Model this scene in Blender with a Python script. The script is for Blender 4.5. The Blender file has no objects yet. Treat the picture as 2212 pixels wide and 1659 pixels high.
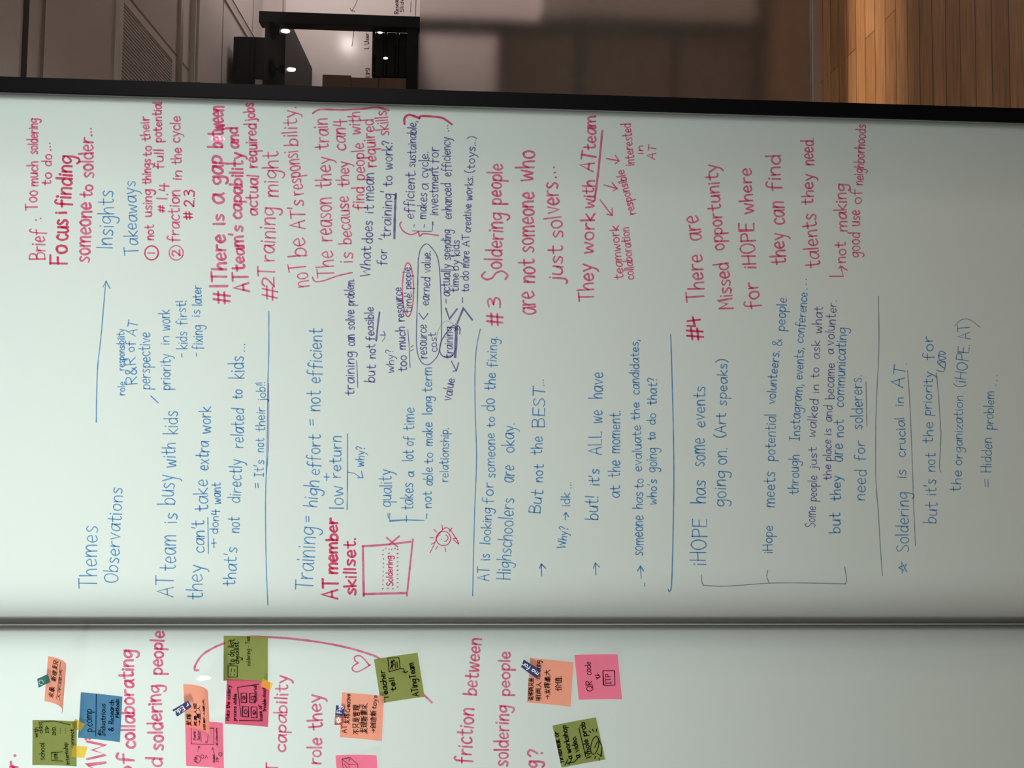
import bpy, bmesh, math, random
from mathutils import Vector, Matrix
random.seed(7)
S = bpy.context.scene
COL = S.collection

# ------------------------------------------------------------------ camera, world, exposure
F_PX, CX, CY = 1661.0, 1106.0, 829.5
CAM = Vector((0.0, -1.315, 1.45))
zd = Vector((36000.0, 493.0, 1661.0)).normalized()          # straight down, in (image right, image down, forward)
yc = Vector((-(493*0.047+1661)/36000, 0.047, 1.0)).normalized()
zc = -zd
xc = yc.cross(zc).normalized()
RIGHT = Vector((xc[0], yc[0], zc[0])); DOWN = Vector((xc[1], yc[1], zc[1])); FWD = Vector((xc[2], yc[2], zc[2]))
cam_d = bpy.data.cameras.new('camera'); cam = bpy.data.objects.new('camera', cam_d); COL.objects.link(cam)
cam_d.sensor_width = 36.0; cam_d.lens = F_PX/2212*36.0; cam_d.clip_start = 0.05
m = Matrix.Identity(4)
for i in range(3):
    m[i][0] = RIGHT[i]; m[i][1] = -DOWN[i]; m[i][2] = -FWD[i]; m[i][3] = CAM[i]
cam.matrix_world = m
S.camera = cam

w = bpy.data.worlds.new('world'); S.world = w; w.use_nodes = True
w.node_tree.nodes['Background'].inputs[0].default_value = (0.55, 0.47, 0.42, 1)
w.node_tree.nodes['Background'].inputs[1].default_value = 0.02
S.view_settings.view_transform = 'Standard'; S.view_settings.look = 'None'
S.view_settings.exposure = 0.0; S.view_settings.gamma = 1.0
try: S.view_settings.use_curve_mapping = False
except Exception: pass

def at(px, py, Y):
    """the point at depth Y seen at a photo pixel"""
    d = RIGHT*(px-CX) + DOWN*(py-CY) + FWD*F_PX
    return CAM + d*((Y-CAM.y)/d.y)

def area(name, loc, size, size_y, power, color, rot=(0,0,0)):
    l = bpy.data.lights.new(name, 'AREA'); l.shape = 'RECTANGLE'; l.size = size; l.size_y = size_y
    l.energy = power; l.color = color
    o = bpy.data.objects.new(name, l); COL.objects.link(o); o.location = loc; o.rotation_euler = rot
    return o
BACK_Y = 1.14
area('back_strip_light', (-0.80, BACK_Y, 2.640), 2.9, 0.07, 35, (0.93, 1.0, 0.97), (math.radians(-30), 0, 0))
FILL_LIGHTS = (('left', (-2.9, -1.8, 2.60), 21), ('right', (2.3, -1.9, 2.60), 12))  # unseen front lamps added to brighten the sticky notes
for _n, _p, _e in FILL_LIGHTS:
    _l = area('front_fill_light', _p, 0.5, 0.5, _e, (1.0, 0.95, 0.89)); _l.data.spread = math.radians(66)
    _l.rotation_euler = (Vector((-0.3, 0, 1.75))-_l.location).to_track_quat('-Z', 'Y').to_euler()
slot = area('added_slot_light', (1.9, 2.0, 2.682), 2.6, 0.03, 7, (1.0, 0.78, 0.54))  # added lamp that makes the bright strip on the floor
slot.rotation_euler = (math.radians(-11.5), 0, 0); slot.data.spread = math.radians(13)

# ------------------------------------------------------------------ helpers
def mat(name, color, rough=0.6, metal=0.0, spec=0.5, noise=None):
    m = bpy.data.materials.new(name); m.use_nodes = True
    b = m.node_tree.nodes['Principled BSDF']
    b.inputs['Base Color'].default_value = (*color, 1); b.inputs['Roughness'].default_value = rough
    b.inputs['Metallic'].default_value = metal; b.inputs['Specular IOR Level'].default_value = spec
    if noise:
        n = m.node_tree.nodes; L = m.node_tree.links
        tc = n.new('ShaderNodeTexCoord'); t = n.new('ShaderNodeTexNoise'); t.inputs['Scale'].default_value = noise[0]
        r = n.new('ShaderNodeMix'); r.data_type = 'RGBA'
        r.inputs[6].default_value = (*[c*(1-noise[1]) for c in color], 1); r.inputs[7].default_value = (*[min(1, c*(1+noise[1])) for c in color], 1)
        L.new(tc.outputs['Object'], t.inputs['Vector']); L.new(t.outputs['Fac'], r.inputs[0]); L.new(r.outputs[2], b.inputs['Base Color'])
    return m
def nodes_mat(name):
    m = bpy.data.materials.new(name); m.use_nodes = True
    n = m.node_tree.nodes; n.clear()
    return m, n, m.node_tree.links, n.new('ShaderNodeOutputMaterial')

def link(name, me, mats, parent=None):
    o = bpy.data.objects.new(name, me); COL.objects.link(o)
    for x in (mats if isinstance(mats, (list, tuple)) else [mats]): me.materials.append(x)
    if parent: o.parent = parent
    return o
def tag(o, label=None, cat=None, group=None, kind=None):
    if label: o['label'] = label
    if cat: o['category'] = cat
    if group: o['group'] = group
    if kind: o['kind'] = kind
    return o
def empty(name, loc, label, cat, group=None):
    o = bpy.data.objects.new(name, None); COL.objects.link(o); o.location = loc; o.empty_display_size = 0.05
    return tag(o, label, cat, group)
def bx(bm, x0, x1, y0, y1, z0, z1, mi=0):
    vs = [bm.verts.new((x, y, z)) for x in (x0, x1) for y in (y0, y1) for z in (z0, z1)]
    for q in ((0,1,3,2),(4,6,7,5),(0,4,5,1),(2,3,7,6),(0,2,6,4),(1,5,7,3)):
        f = bm.faces.new([vs[i] for i in q]); f.material_index = mi
def done(name, bm, mats, parent=None, bevel=0.0, smooth=False):
    bmesh.ops.recalc_face_normals(bm, faces=bm.faces)
    if bevel: bmesh.ops.bevel(bm, geom=list(bm.edges), offset=bevel, segments=2, affect='EDGES', profile=0.5)
    if parent is not None:
        pl = parent.matrix_basis.translation.copy()
        q = parent.parent
        while q is not None: pl += q.matrix_basis.translation; q = q.parent
        bmesh.ops.translate(bm, verts=bm.verts, vec=-pl)
    me = bpy.data.meshes.new(name); bm.to_mesh(me); bm.free()
    if smooth:
        for p in me.polygons: p.use_smooth = True
    return link(name, me, mats, parent)
def box(name, x0, x1, y0, y1, z0, z1, m, parent=None, bevel=0.0):
    bm = bmesh.new(); bx(bm, x0, x1, y0, y1, z0, z1)
    return done(name, bm, m, parent, bevel)
def struct(name, *a, **k):
    o = box(name, *a, **k); o['kind'] = 'structure'; return o
def cyl(bm, c, r, h, axis='z', seg=24, r2=None):
    r2 = r if r2 is None else r2
    a = []; b = []
    for i in range(seg):
        t = 2*math.pi*i/seg; u, v = math.cos(t), math.sin(t)
        for lst, rr, k in ((a, r, -h/2), (b, r2, h/2)):
            p = {'z': (rr*u, rr*v, k), 'y': (rr*u, k, rr*v), 'x': (k, rr*u, rr*v)}[axis]
            lst.append(bm.verts.new((c[0]+p[0], c[1]+p[1], c[2]+p[2])))
    bm.faces.new(a[::-1]); bm.faces.new(b)
    for i in range(seg):
        j = (i+1) % seg; bm.faces.new((a[i], a[j], b[j], b[i]))

# ------------------------------------------------------------------ materials
M = {}
M['black'] = mat('black_powder_coat', (0.008, 0.008, 0.009), 0.5, spec=0.2)
M['frame'] = mat('black_anodised_edge', (0.0035, 0.0035, 0.0045), 0.55, spec=0.1)
M['ceiling'] = mat('ceiling_paint', (0.60, 0.54, 0.52), 0.9, noise=(3, 0.03))
M['groove'] = mat('ceiling_joint', (0.22, 0.19, 0.18), 0.9)
M['slot'] = mat('ceiling_slot', (0.03, 0.025, 0.022), 0.8)
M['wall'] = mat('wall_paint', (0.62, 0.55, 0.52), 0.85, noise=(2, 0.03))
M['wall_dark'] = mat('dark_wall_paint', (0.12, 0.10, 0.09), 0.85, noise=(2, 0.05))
M['whiteboard'] = mat('whiteboard_enamel', (0.74, 0.68, 0.66), 0.22)
M['alu'] = mat('brushed_aluminium', (0.55, 0.50, 0.47), 0.4, 0.7)
M['vent'] = mat('vent_paint', (0.66, 0.60, 0.58), 0.7)
M['ventdark'] = mat('vent_duct', (0.02, 0.018, 0.016), 0.9)
M['card'] = mat('cardboard', (0.16, 0.095, 0.065), 0.85, noise=(12, 0.12))
M['bin'] = mat('black_plastic', (0.010, 0.0095, 0.0105), 0.5, spec=0.25)
M['label'] = mat('paper_label', (0.5, 0.46, 0.44), 0.7)
M['cab'] = mat('grey_cabinet', (0.78, 0.69, 0.65), 0.6)
M['post'] = mat('dark_steel_post', (0.006, 0.006, 0.007), 0.6, spec=0.15)
M['edge_glint'] = mat('pale_edge_glint', (0.30, 0.32, 0.315), 0.3)  # pale colour imitating light caught by the glass edges
M['lampbody'] = mat('lamp_body', (0.02, 0.02, 0.02), 0.5)

# wood strip floor: 72 mm strips running along X
m, n, L, out = nodes_mat('wood_strip_floor')
tc = n.new('ShaderNodeTexCoord'); bs = n.new('ShaderNodeBsdfPrincipled')
br = n.new('ShaderNodeTexBrick'); br.offset = 0.43; br.offset_frequency = 2; br.squash = 1
br.inputs['Color1'].default_value = (0.20, 0.088, 0.036, 1); br.inputs['Color2'].default_value = (0.27, 0.132, 0.056, 1)
br.inputs['Mortar'].default_value = (0.025, 0.011, 0.005, 1)
br.inputs['Scale'].default_value = 1.0; br.inputs['Mortar Size'].default_value = 0.0017; br.inputs['Mortar Smooth'].default_value = 0.2
br.inputs['Brick Width'].default_value = 1.15; br.inputs['Row Height'].default_value = 0.0705; br.inputs['Bias'].default_value = 0.0
mp = n.new('ShaderNodeMapping'); mp.inputs['Location'].default_value = (0.35, 0.018, 0)
mp2 = n.new('ShaderNodeMapping'); mp2.inputs['Scale'].default_value = (2.2, 46, 1)
ns = n.new('ShaderNodeTexNoise'); ns.inputs['Scale'].default_value = 2.2; ns.inputs['Detail'].default_value = 7; ns.inputs['Distortion'].default_value = 0.9
rp = n.new('ShaderNodeValToRGB'); rp.color_ramp.elements[0].position = 0.3; rp.color_ramp.elements[0].color = (0.62, 0.6, 0.58, 1); rp.color_ramp.elements[1].position = 0.7; rp.color_ramp.elements[1].color = (1.1, 1.1, 1.1, 1)
mu = n.new('ShaderNodeMix'); mu.data_type = 'RGBA'; mu.blend_type = 'MULTIPLY'; mu.inputs[0].default_value = 1
L.new(tc.outputs['Object'], mp.inputs['Vector']); L.new(mp.outputs[0], br.inputs['Vector'])
L.new(tc.outputs['Object'], mp2.inputs['Vector']); L.new(mp2.outputs[0], ns.inputs['Vector'])
L.new(ns.outputs['Fac'], rp.inputs[0]); L.new(br.outputs['Color'], mu.inputs[6]); L.new(rp.outputs[0], mu.inputs[7])
L.new(mu.outputs[2], bs.inputs['Base Color']); bs.inputs['Roughness'].default_value = 0.42
L.new(bs.outputs[0], out.inputs[0]); M['floor'] = m

def outside_only(n, L, fac, socket):
    g = n.new('ShaderNodeNewGeometry'); i = n.new('ShaderNodeMath'); i.operation = 'SUBTRACT'; i.inputs[0].default_value = 1
    k = n.new('ShaderNodeMath'); k.operation = 'MULTIPLY'
    L.new(g.outputs['Backfacing'], i.inputs[1]); L.new(i.outputs[0], k.inputs[0]); L.new(fac, k.inputs[1]); L.new(k.outputs[0], socket)
# frosted white film on the front of the glass: lets light through and scatters it
m, n, L, out = nodes_mat('frosted_white_film')
df = n.new('ShaderNodeBsdfDiffuse'); tr = n.new('ShaderNodeBsdfTranslucent'); gl = n.new('ShaderNodeBsdfGlossy')
df.inputs[0].default_value = (0.40, 0.42, 0.405, 1); tr.inputs[0].default_value = (0.845, 0.93, 0.895, 1)
gl.inputs['Roughness'].default_value = 0.006
mx = n.new('ShaderNodeMixShader'); mx.inputs[0].default_value = 0.85
fr = n.new('ShaderNodeFresnel'); fr.inputs[0].default_value = 1.45
m2 = n.new('ShaderNodeMixShader')
L.new(df.outputs[0], mx.inputs[1]); L.new(tr.outputs[0], mx.inputs[2]); L.new(fr.outputs[0], m2.inputs[0])
L.new(mx.outputs[0], m2.inputs[1]); L.new(gl.outputs[0], m2.inputs[2]); L.new(m2.outputs[0], out.inputs[0])
outside_only(n, L, fr.outputs[0], m2.inputs[0])
M['film'] = m
def clear_glass(name, tint, gloss):
    m, n, L, out = nodes_mat(name)
    t = n.new('ShaderNodeBsdfTransparent'); t.inputs[0].default_value = (*tint, 1)
    g = n.new('ShaderNodeBsdfGlossy'); g.inputs['Roughness'].default_value = 0.01
    f = n.new('ShaderNodeFresnel'); f.inputs[0].default_value = 1.45
    k = n.new('ShaderNodeMath'); k.operation = 'MULTIPLY'; k.inputs[1].default_value = gloss
    x = n.new('ShaderNodeMixShader')
    L.new(f.outputs[0], k.inputs[0]); outside_only(n, L, k.outputs[0], x.inputs[0]); L.new(t.outputs[0], x.inputs[1]); L.new(g.outputs[0], x.inputs[2]); L.new(x.outputs[0], out.inputs[0])
    return m
M['glass'] = clear_glass('clear_glass', (0.97, 0.985, 0.975), 1.0)
m, n, L, out = nodes_mat('frosted_glass')
rf = n.new('ShaderNodeBsdfRefraction'); rf.inputs['Roughness'].default_value = 0.28; rf.inputs['IOR'].default_value = 1.35; rf.inputs[0].default_value = (0.95, 0.93, 0.92, 1)
df = n.new('ShaderNodeBsdfDiffuse'); df.inputs[0].default_value = (0.5, 0.46, 0.44, 1)
gl = n.new('ShaderNodeBsdfGlossy'); gl.inputs['Roughness'].default_value = 0.3
mx = n.new('ShaderNodeMixShader'); mx.inputs[0].default_value = 0.11; m2 = n.new('ShaderNodeMixShader'); m2.inputs[0].default_value = 0.03
L.new(rf.outputs[0], mx.inputs[1]); L.new(df.outputs[0], mx.inputs[2]); L.new(mx.outputs[0], m2.inputs[1]); L.new(gl.outputs[0], m2.inputs[2]); L.new(m2.outputs[0], out.inputs[0])
M['frost'] = m

def ink(name, tint, body, fade):
    """marker ink: a thin absorbing layer, streaky where the pen ran dry"""
    m, n, L, out = nodes_mat(name)
    tc = n.new('ShaderNodeTexCoord'); ns = n.new('ShaderNodeTexNoise'); ns.inputs['Scale'].default_value = 70; ns.inputs['Detail'].default_value = 3
    mr = n.new('ShaderNodeMapRange'); mr.inputs['From Min'].default_value = 0.35; mr.inputs['From Max'].default_value = 0.75; mr.inputs['To Max'].default_value = fade
    cm = n.new('ShaderNodeMix'); cm.data_type = 'RGBA'; cm.inputs[6].default_value = (*tint, 1); cm.inputs[7].default_value = (*[min(1, t+0.45*(1-t)) for t in tint], 1)
    t = n.new('ShaderNodeBsdfTransparent'); d = n.new('ShaderNodeBsdfDiffuse'); d.inputs[0].default_value = (*body, 1)
    x = n.new('ShaderNodeMixShader'); x.inputs[0].default_value = 0.12
    L.new(tc.outputs['Object'], ns.inputs['Vector']); L.new(ns.outputs['Fac'], mr.inputs[0]); L.new(mr.outputs[0], cm.inputs[0]); L.new(cm.outputs[2], t.inputs[0])
    L.new(t.outputs[0], x.inputs[1]); L.new(d.outputs[0], x.inputs[2]); L.new(x.outputs[0], out.inputs[0])
    return m
INK = {
 'pink': ink('pink_marker_ink', (0.90, 0.15, 0.33), (0.6, 0.03, 0.12), 0.75),
 'magenta': ink('fresh_pink_marker_ink', (0.84, 0.075, 0.21), (0.6, 0.02, 0.1), 0.35),
 'blue': ink('blue_marker_ink', (0.125, 0.36, 0.72), (0.02, 0.1, 0.3), 0.6),
 'purple': ink('purple_marker_ink', (0.23, 0.19, 0.48), (0.06, 0.04, 0.2), 0.5),
 'grey': ink('grey_marker_ink', (0.35, 0.42, 0.50), (0.1, 0.12, 0.15), 0.5),
 'pen': ink('black_pen_ink', (0.03, 0.03, 0.035), (0.01, 0.01, 0.012), 0.15),
 'thinpen': ink('faint_pen_ink', (0.22, 0.16, 0.18), (0.05, 0.04, 0.04), 0.5),
 'white': None,
}
INK['white'] = mat('white_print', (0.85, 0.87, 0.9), 0.6)
def paper(name, c, trans=0.5):
    m, n, L, out = nodes_mat(name)
    tc = n.new('ShaderNodeTexCoord'); ns = n.new('ShaderNodeTexNoise'); ns.inputs['Scale'].default_value = 40
    cm = n.new('ShaderNodeMix'); cm.data_type = 'RGBA'; cm.inputs[6].default_value = (*[k*0.93 for k in c], 1); cm.inputs[7].default_value = (*[min(1, k*1.05) for k in c], 1)
    d = n.new('ShaderNodeBsdfDiffuse'); t = n.new('ShaderNodeBsdfTranslucent'); x = n.new('ShaderNodeMixShader'); x.inputs[0].default_value = trans
    L.new(tc.outputs['Object'], ns.inputs['Vector']); L.new(ns.outputs['Fac'], cm.inputs[0])
    L.new(cm.outputs[2], d.inputs[0]); L.new(cm.outputs[2], t.inputs[0])
    L.new(d.outputs[0], x.inputs[1]); L.new(t.outputs[0], x.inputs[2]); L.new(x.outputs[0], out.inputs[0])
    return m
PAPER = {'green': paper('green_note_paper', (0.285, 0.33, 0.10)), 'blue': paper('blue_note_paper', (0.10, 0.27, 0.47)),
         'salmon': paper('salmon_note_paper', (1.0, 0.41, 0.30)), 'pink': paper('pink_note_paper', (1.0, 0.235, 0.38)),
         'rose': paper('dark_pink_note_paper', (0.74, 0.135, 0.235))}
def tape_mat(name, c, clear):
    m, n, L, out = nodes_mat(name)
    t = n.new('ShaderNodeBsdfTransparent'); t.inputs[0].default_value = (*c, 1)
    d = n.new('ShaderNodeBsdfDiffuse'); d.inputs[0].default_value = (*c, 1)
    x = n.new('ShaderNodeMixShader'); x.inputs[0].default_value = 1-clear
    L.new(t.outputs[0], x.inputs[1]); L.new(d.outputs[0], x.inputs[2]); L.new(x.outputs[0], out.inputs[0])
    return m
TAPE = {'yellow': tape_mat('yellow_tape', (0.95, 0.68, 0.12), 0.6), 'navy': tape_mat('navy_tape', (0.055, 0.07, 0.21), 0.25),
        'red': tape_mat('red_tape', (0.55, 0.13, 0.10), 0.5), 'teal': tape_mat('teal_tape', (0.05, 0.20, 0.19), 0.35)}
def emit(name, c, s):
    m, n, L, out = nodes_mat(name)
    e = n.new('ShaderNodeEmission'); e.inputs[0].default_value = (*c, 1); e.inputs[1].default_value = s
    L.new(e.outputs[0], out.inputs[0]); return m
M['bulb'] = emit('lamp_glow', (1.0, 0.95, 0.88), 60)
M['globe'] = emit('globe_glow', (1.0, 0.86, 0.84), 54)
M['tube'] = emit('tube_glow', (0.95, 1.0, 0.98), 6)

# ------------------------------------------------------------------ the room
YG, YW, ZC = 1.855, 3.03, 2.70
XL, XR, YN = -4.0, 5.2, -5.5
struct('floor', XL, XR, YN, YW+0.1, -0.1, 0.0, M['floor'])
struct('ceiling', XL, XR, YN, YW+0.1, ZC, ZC+0.1, M['ceiling'])
struct('wall_back', XL, XR, YW, YW+0.1, 0, ZC, M['wall'])
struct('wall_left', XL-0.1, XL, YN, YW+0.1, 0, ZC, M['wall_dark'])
struct('wall_right', XR, XR+0.1, YN, YW+0.1, 0, ZC, M['wall'])
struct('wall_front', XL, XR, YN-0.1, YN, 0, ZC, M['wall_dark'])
# ceiling joints and the dark slot across the ceiling
bm = bmesh.new()
for d in (3.695, 4.17): bx(bm, 0.2, XR, d-1.315-0.004, d-1.315+0.004, ZC-0.0015, ZC)
for x in (1.482, 2.66): bx(bm, x-0.004, x+0.004, 1.0, YW, ZC-0.0015, ZC)
done('trim_1', bm, M['groove'])['kind'] = 'structure'
struct('trim_2', 0.2, XR, 0.795, 0.818, ZC-0.002, ZC, M['slot'])
struct('trim_3', 0.2, XR, 0.885, 0.893, ZC-0.004, ZC, M['groove'])
# glass partition: frosted below, clear above
win = bpy.data.objects.new('window_1', None); COL.objects.link(win); win['kind'] = 'structure'
win['label'] = 'glass partition frosted below and clear above, behind the board'
ZF = at(906, 100, YG).z
box('frosted_pane', 0.1, XR, YG, YG+0.006, 0.03, ZF, M['frost'], win)
box('clear_pane', 0.1, XR, YG, YG+0.006, ZF, ZC-0.012, M['glass'], win)
box('top_channel', 0.1, XR, YG-0.012, YG+0.018, ZC-0.012, ZC, M['alu'], win)
struct('baseboard_back', 0.1, XR, YG-0.014, YG+0.02, 0.0, 0.03, M['alu'])

# ------------------------------------------------------------------ ceiling vent
vx0, vx1, vy0, vy1 = 0.80, 1.462, at(242, 120, 1).y, 1.80
vy0 = -1.315 + 2.63
v = empty('ceiling_vent', ((vx0+vx1)/2, (vy0+vy1)/2, ZC), 'square white ceiling vent with narrow dark slats', 'vent')
bm = bmesh.new(); t = 0.03
bx(bm, vx0, vx1, vy0, vy0+t, ZC-0.012, ZC); bx(bm, vx0, vx1, vy1-t, vy1, ZC-0.012, ZC)
bx(bm, vx0, vx0+t, vy0+t, vy1-t, ZC-0.012, ZC); bx(bm, vx1-t, vx1, vy0+t, vy1-t, ZC-0.012, ZC)
done('vent_frame', bm, M['vent'], v)
bm = bmesh.new(); x = vx0+t+0.006
while x < vx1-t-0.004:
    bx(bm, x, x+0.0045, vy0+t, vy1-t, ZC-0.009, ZC-0.002); x += 0.0125
done('grille', bm, M['vent'], v)
box('duct', vx0+t, vx1-t, vy0+t, vy1-t, ZC-0.002, ZC-0.0005, M['ventdark'], v)

# unlit diffuser strip running back along the ceiling
l = empty('linear_light', (2.06, 2.55, ZC), 'long grey unlit light strip running back along the ceiling', 'light')
box('diffuser', 2.035, 2.085, 1.9, YW-0.1, ZC-0.004, ZC-0.001, M['alu'], l)
bm = bmesh.new(); bx(bm, 2.027, 2.035, 1.9, YW-0.1, ZC-0.008, ZC); bx(bm, 2.085, 2.093, 1.9, YW-0.1, ZC-0.008, ZC)
done('housing', bm, M['vent'], l)

# the strip light behind the board
l = empty('linear_light', (-0.80, BACK_Y, ZC), 'white strip light on the ceiling behind the marker board', 'light')
box('housing', -2.27, 0.67, BACK_Y-0.05, BACK_Y+0.05, ZC-0.030, ZC, M['vent'], l, 0.003)
box('diffuser', -2.25, 0.65, BACK_Y-0.035, BACK_Y+0.035, ZC-0.034, ZC-0.030, M['tube'], l)

# small round spots that glint in the glass
def spot(x, y, z, label, group, power=0, aim=None, ang=50, blend=0.5, color=(1, 0.93, 0.85)):
    s = empty('spot_lamp', (x, y, ZC), label, 'lamp', group)
    bm = bmesh.new(); cyl(bm, (x, y, ZC-0.008), 0.05, 0.016); done('mount', bm, M['lampbody'], s)
    bm = bmesh.new(); cyl(bm, (x, y, (ZC+z)/2-0.004), 0.009, max(0.01, ZC-z-0.024), seg=12); done('stem', bm, M['lampbody'], s)
    bm = bmesh.new(); cyl(bm, (x, y, z+0.014), 0.035, 0.04, r2=0.02); done('shade', bm, M['lampbody'], s)
    bm = bmesh.new(); bmesh.ops.create_uvsphere(bm, u_segments=16, v_segments=8, radius=0.0125); bmesh.ops.scale(bm, verts=bm.verts, vec=(1, 1, 2.2)); bmesh.ops.translate(bm, verts=bm.verts, vec=(x, y, z-0.034)); done('bulb', bm, M['bulb'], s, smooth=True)
    if power:
        ld = bpy.data.lights.new('spot_beam', 'SPOT'); ld.energy = power; ld.spot_size = math.radians(ang); ld.spot_blend = blend; ld.color = color; ld.shadow_soft_size = 0.012
        lo = bpy.data.objects.new('spot_beam', ld); COL.objects.link(lo); lo.location = (x, y, z-0.07)
        d = Vector(aim) - Vector((x, y, z-0.07)); lo.rotation_euler = d.to_track_quat('-Z', 'Y').to_euler()
    return s
def mirror_spot(px, py, z):
    p = at(px, py, 0); d = p-CAM; d.y = -d.y
    return p + d*((z-p.z)/d.z)
for px, py, what in ((470, 300, 'right'), (440, 1466, 'left')):
    p = mirror_spot(px, py, 2.588)
    spot(p.x, p.y, 2.62, 'small black ceiling spot behind the viewer, its glint on the %s board' % what, 'ceiling spots behind the viewer')
for x, y, lab in ((2.307, 0.48, 'near right'), (2.074, 0.48, 'near left'), (4.45, -3.7, 'far right'), (4.15, -3.7, 'far left')):
    spot(x, y, {'near right': 2.652, 'near left': 2.612, 'far right': 2.65, 'far left': 2.58}[lab], 'small black ceiling spot reflected in the clear glass, the %s one' % lab, 'ceiling spots reflected in the partition',
         power=38 if lab.startswith('near') else 0, aim=(x-0.55, 1.90, 0.2), ang=40, blend=1.0, color=(1, 0.84, 0.68))
l = empty('added_slot_light', (1.9, 2.0, ZC), 'slim ceiling coloured slot light just behind the glass partition', 'light')
bm = bmesh.new(); bx(bm, 0.6, 3.2, 1.975, 1.983, ZC-0.022, ZC); bx(bm, 0.6, 3.2, 2.017, 2.025, ZC-0.022, ZC); bx(bm, 0.6, 3.2, 1.983, 2.017, ZC-0.006, ZC)
done('housing', bm, M['ceiling'], l)

for nm, (x, y, z), _e in FILL_LIGHTS:
    l = empty('fill_light', (x, y, ZC), 'square white ceiling light behind the viewer, on the %s side of the room' % nm, 'light', 'ceiling lights behind the viewer')
    box('mount', x-0.05, x+0.05, y-0.05, y+0.05, ZC-0.03, ZC, M['lampbody'], l)
    hb = bmesh.new(); bmesh.ops.create_cube(hb, size=1.0); bmesh.ops.scale(hb, verts=hb.verts, vec=(0.54, 0.54, 0.03))
    q = (Vector((-0.3, 0, 1.75))-Vector((x, y, z))).to_track_quat('-Z', 'Y')
    bmesh.ops.rotate(hb, verts=hb.verts, cent=(0, 0, 0), matrix=q.to_matrix()); bmesh.ops.translate(hb, verts=hb.verts, vec=Vector((x, y, z))+q @ Vector((0, 0, 0.02)))
    done('housing', hb, M['vent'], l)
for (x, y, z), r, lab in (((3.3, 2.3, 2.2), 0.12, 'round white glass pendant lamp in the room behind the glass'), ((2.42, 2.42, 2.31), 0.04, 'small bare bulb hanging beside the shelving unit, glinting in the wall board')):  # the large globe is added out of view to lift the ceiling
    l = empty('unseen_pendant_lamp', (x, y, ZC), lab, 'lamp')
    bm = bmesh.new(); cyl(bm, (x, y, ZC-0.01), 0.04, 0.02); done('mount', bm, M['lampbody'], l)
    bm = bmesh.new(); cyl(bm, (x, y, (ZC+z+r)/2), 0.004, ZC-z-r-0.016, seg=10); done('cord', bm, M['lampbody'], l)
    bm = bmesh.new(); bmesh.ops.create_uvsphere(bm, u_segments=24, v_segments=12, radius=r); bmesh.ops.translate(bm, verts=bm.verts, vec=(x, y, z)); done('bulb', bm, M['globe'], l, smooth=True)

# ------------------------------------------------------------------ behind the glass: shelf, bins, boxes, whiteboard
YF, YB = 2.395, 3.0
SX1 = at(700, 28, YF).x; SX0 = 0.35
zt0 = at(617, 60, YF).z; zt1 = at(572, 60, YF).z; zm1 = at(879, 100, YF).z; zm0 = at(903, 100, YF).z
sh = empty('shelving_unit', ((SX0+SX1)/2, (YF+YB)/2, 0), 'tall black open shelving unit behind the glass partition', 'shelf')
pw = 0.058
for x0, y0 in ((SX1-pw, YF), (SX0, YF), (SX0, YB-pw), (1.28, YB-pw)):
    box('post', x0, x0+pw, y0, y0+pw, 0, zt1+0.03, M['black'], sh, 0.003)
for z0, z1 in ((zt0, zt1), (zm0, zm1), (0.955, 0.98), (0.475, 0.50), (0.085, 0.11)):
    box('shelf_board', SX0, SX1-0.002, YF+0.003, YB-0.003, z0, z1, M['black'], sh, 0.002)

# three flat black storage boxes in a stack
bz = zm1; bh = (at(806, 100, 2.48).z - zm1)/3
for i, nm in enumerate(('bottom', 'middle', 'top')):
    x0, x1 = at(840, 166, 2.44).x, min(at(840, 60, 2.44).x, SX1-pw-0.005)
    e = empty('storage_box', ((x0+x1)/2, 2.6, bz), 'flat black storage box on the shelf, %s of a stack of three' % nm, 'box', 'black boxes stacked on the shelf')
    box('body', x0, x1, 2.44, 2.80, bz+0.0005, bz+bh*0.72, M['bin'], e, 0.004)
    box('lid', x0-0.002, x1+0.002, 2.437, 2.803, bz+bh*0.76, bz+bh-0.001, M['bin'], e, 0.004)
    bz += bh
# brown cardboard boxes in a stack beside them
zs = [zm1, at(819, 165, 2.42).z, at(759, 165, 2.42).z, at(697, 165, 2.42).z]
for i, nm in enumerate(('bottom', 'middle', 'top')):
    x1 = at(800, (167, 168, 164)[i], 2.41).x
    e = empty('cardboard_box', (x1-0.2, 2.6, zs[i]), 'brown cardboard box on the upper shelf, %s of a stack of three' % nm, 'box', 'brown boxes on the upper shelf')
    box('carton', x1-0.4, x1, 2.41, 2.80, zs[i]+0.0005, zs[i+1]-0.001, M['card'], e, 0.002)
    box('packing_tape', x1-0.4005, x1+0.0004, 2.585, 2.635, zs[i]+0.04, zs[i+1]-0.0005, mat('packing_tape', (0.2, 0.13, 0.085), 0.4), e)
# black box on top
zb0, zb1 = zt1, 2.672
x1 = at(530, 81, 2.46).x
e = empty('storage_box', (x1-0.2, 2.6, zb0), 'big black box on top of the shelving unit, close under the ceiling', 'box')
box('body', x1-0.5, x1, 2.45, 2.85, zb0+0.0005, zb1-0.02, M['bin'], e, 0.003)
bm = bmesh.new(); bx(bm, x1-0.5, x1-0.01, 2.448, 2.456, zb1-0.02, zb1-0.004); bx(bm, x1-0.006, x1+0.002, 2.46, 2.84, zb1-0.025, zb1)
done('flap', bm, M['bin'], e)
box('label_card', x1-0.27, x1-0.215, 2.4485, 2.4495, zb0+0.02, zb0+0.055, M['label'], e)
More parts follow.
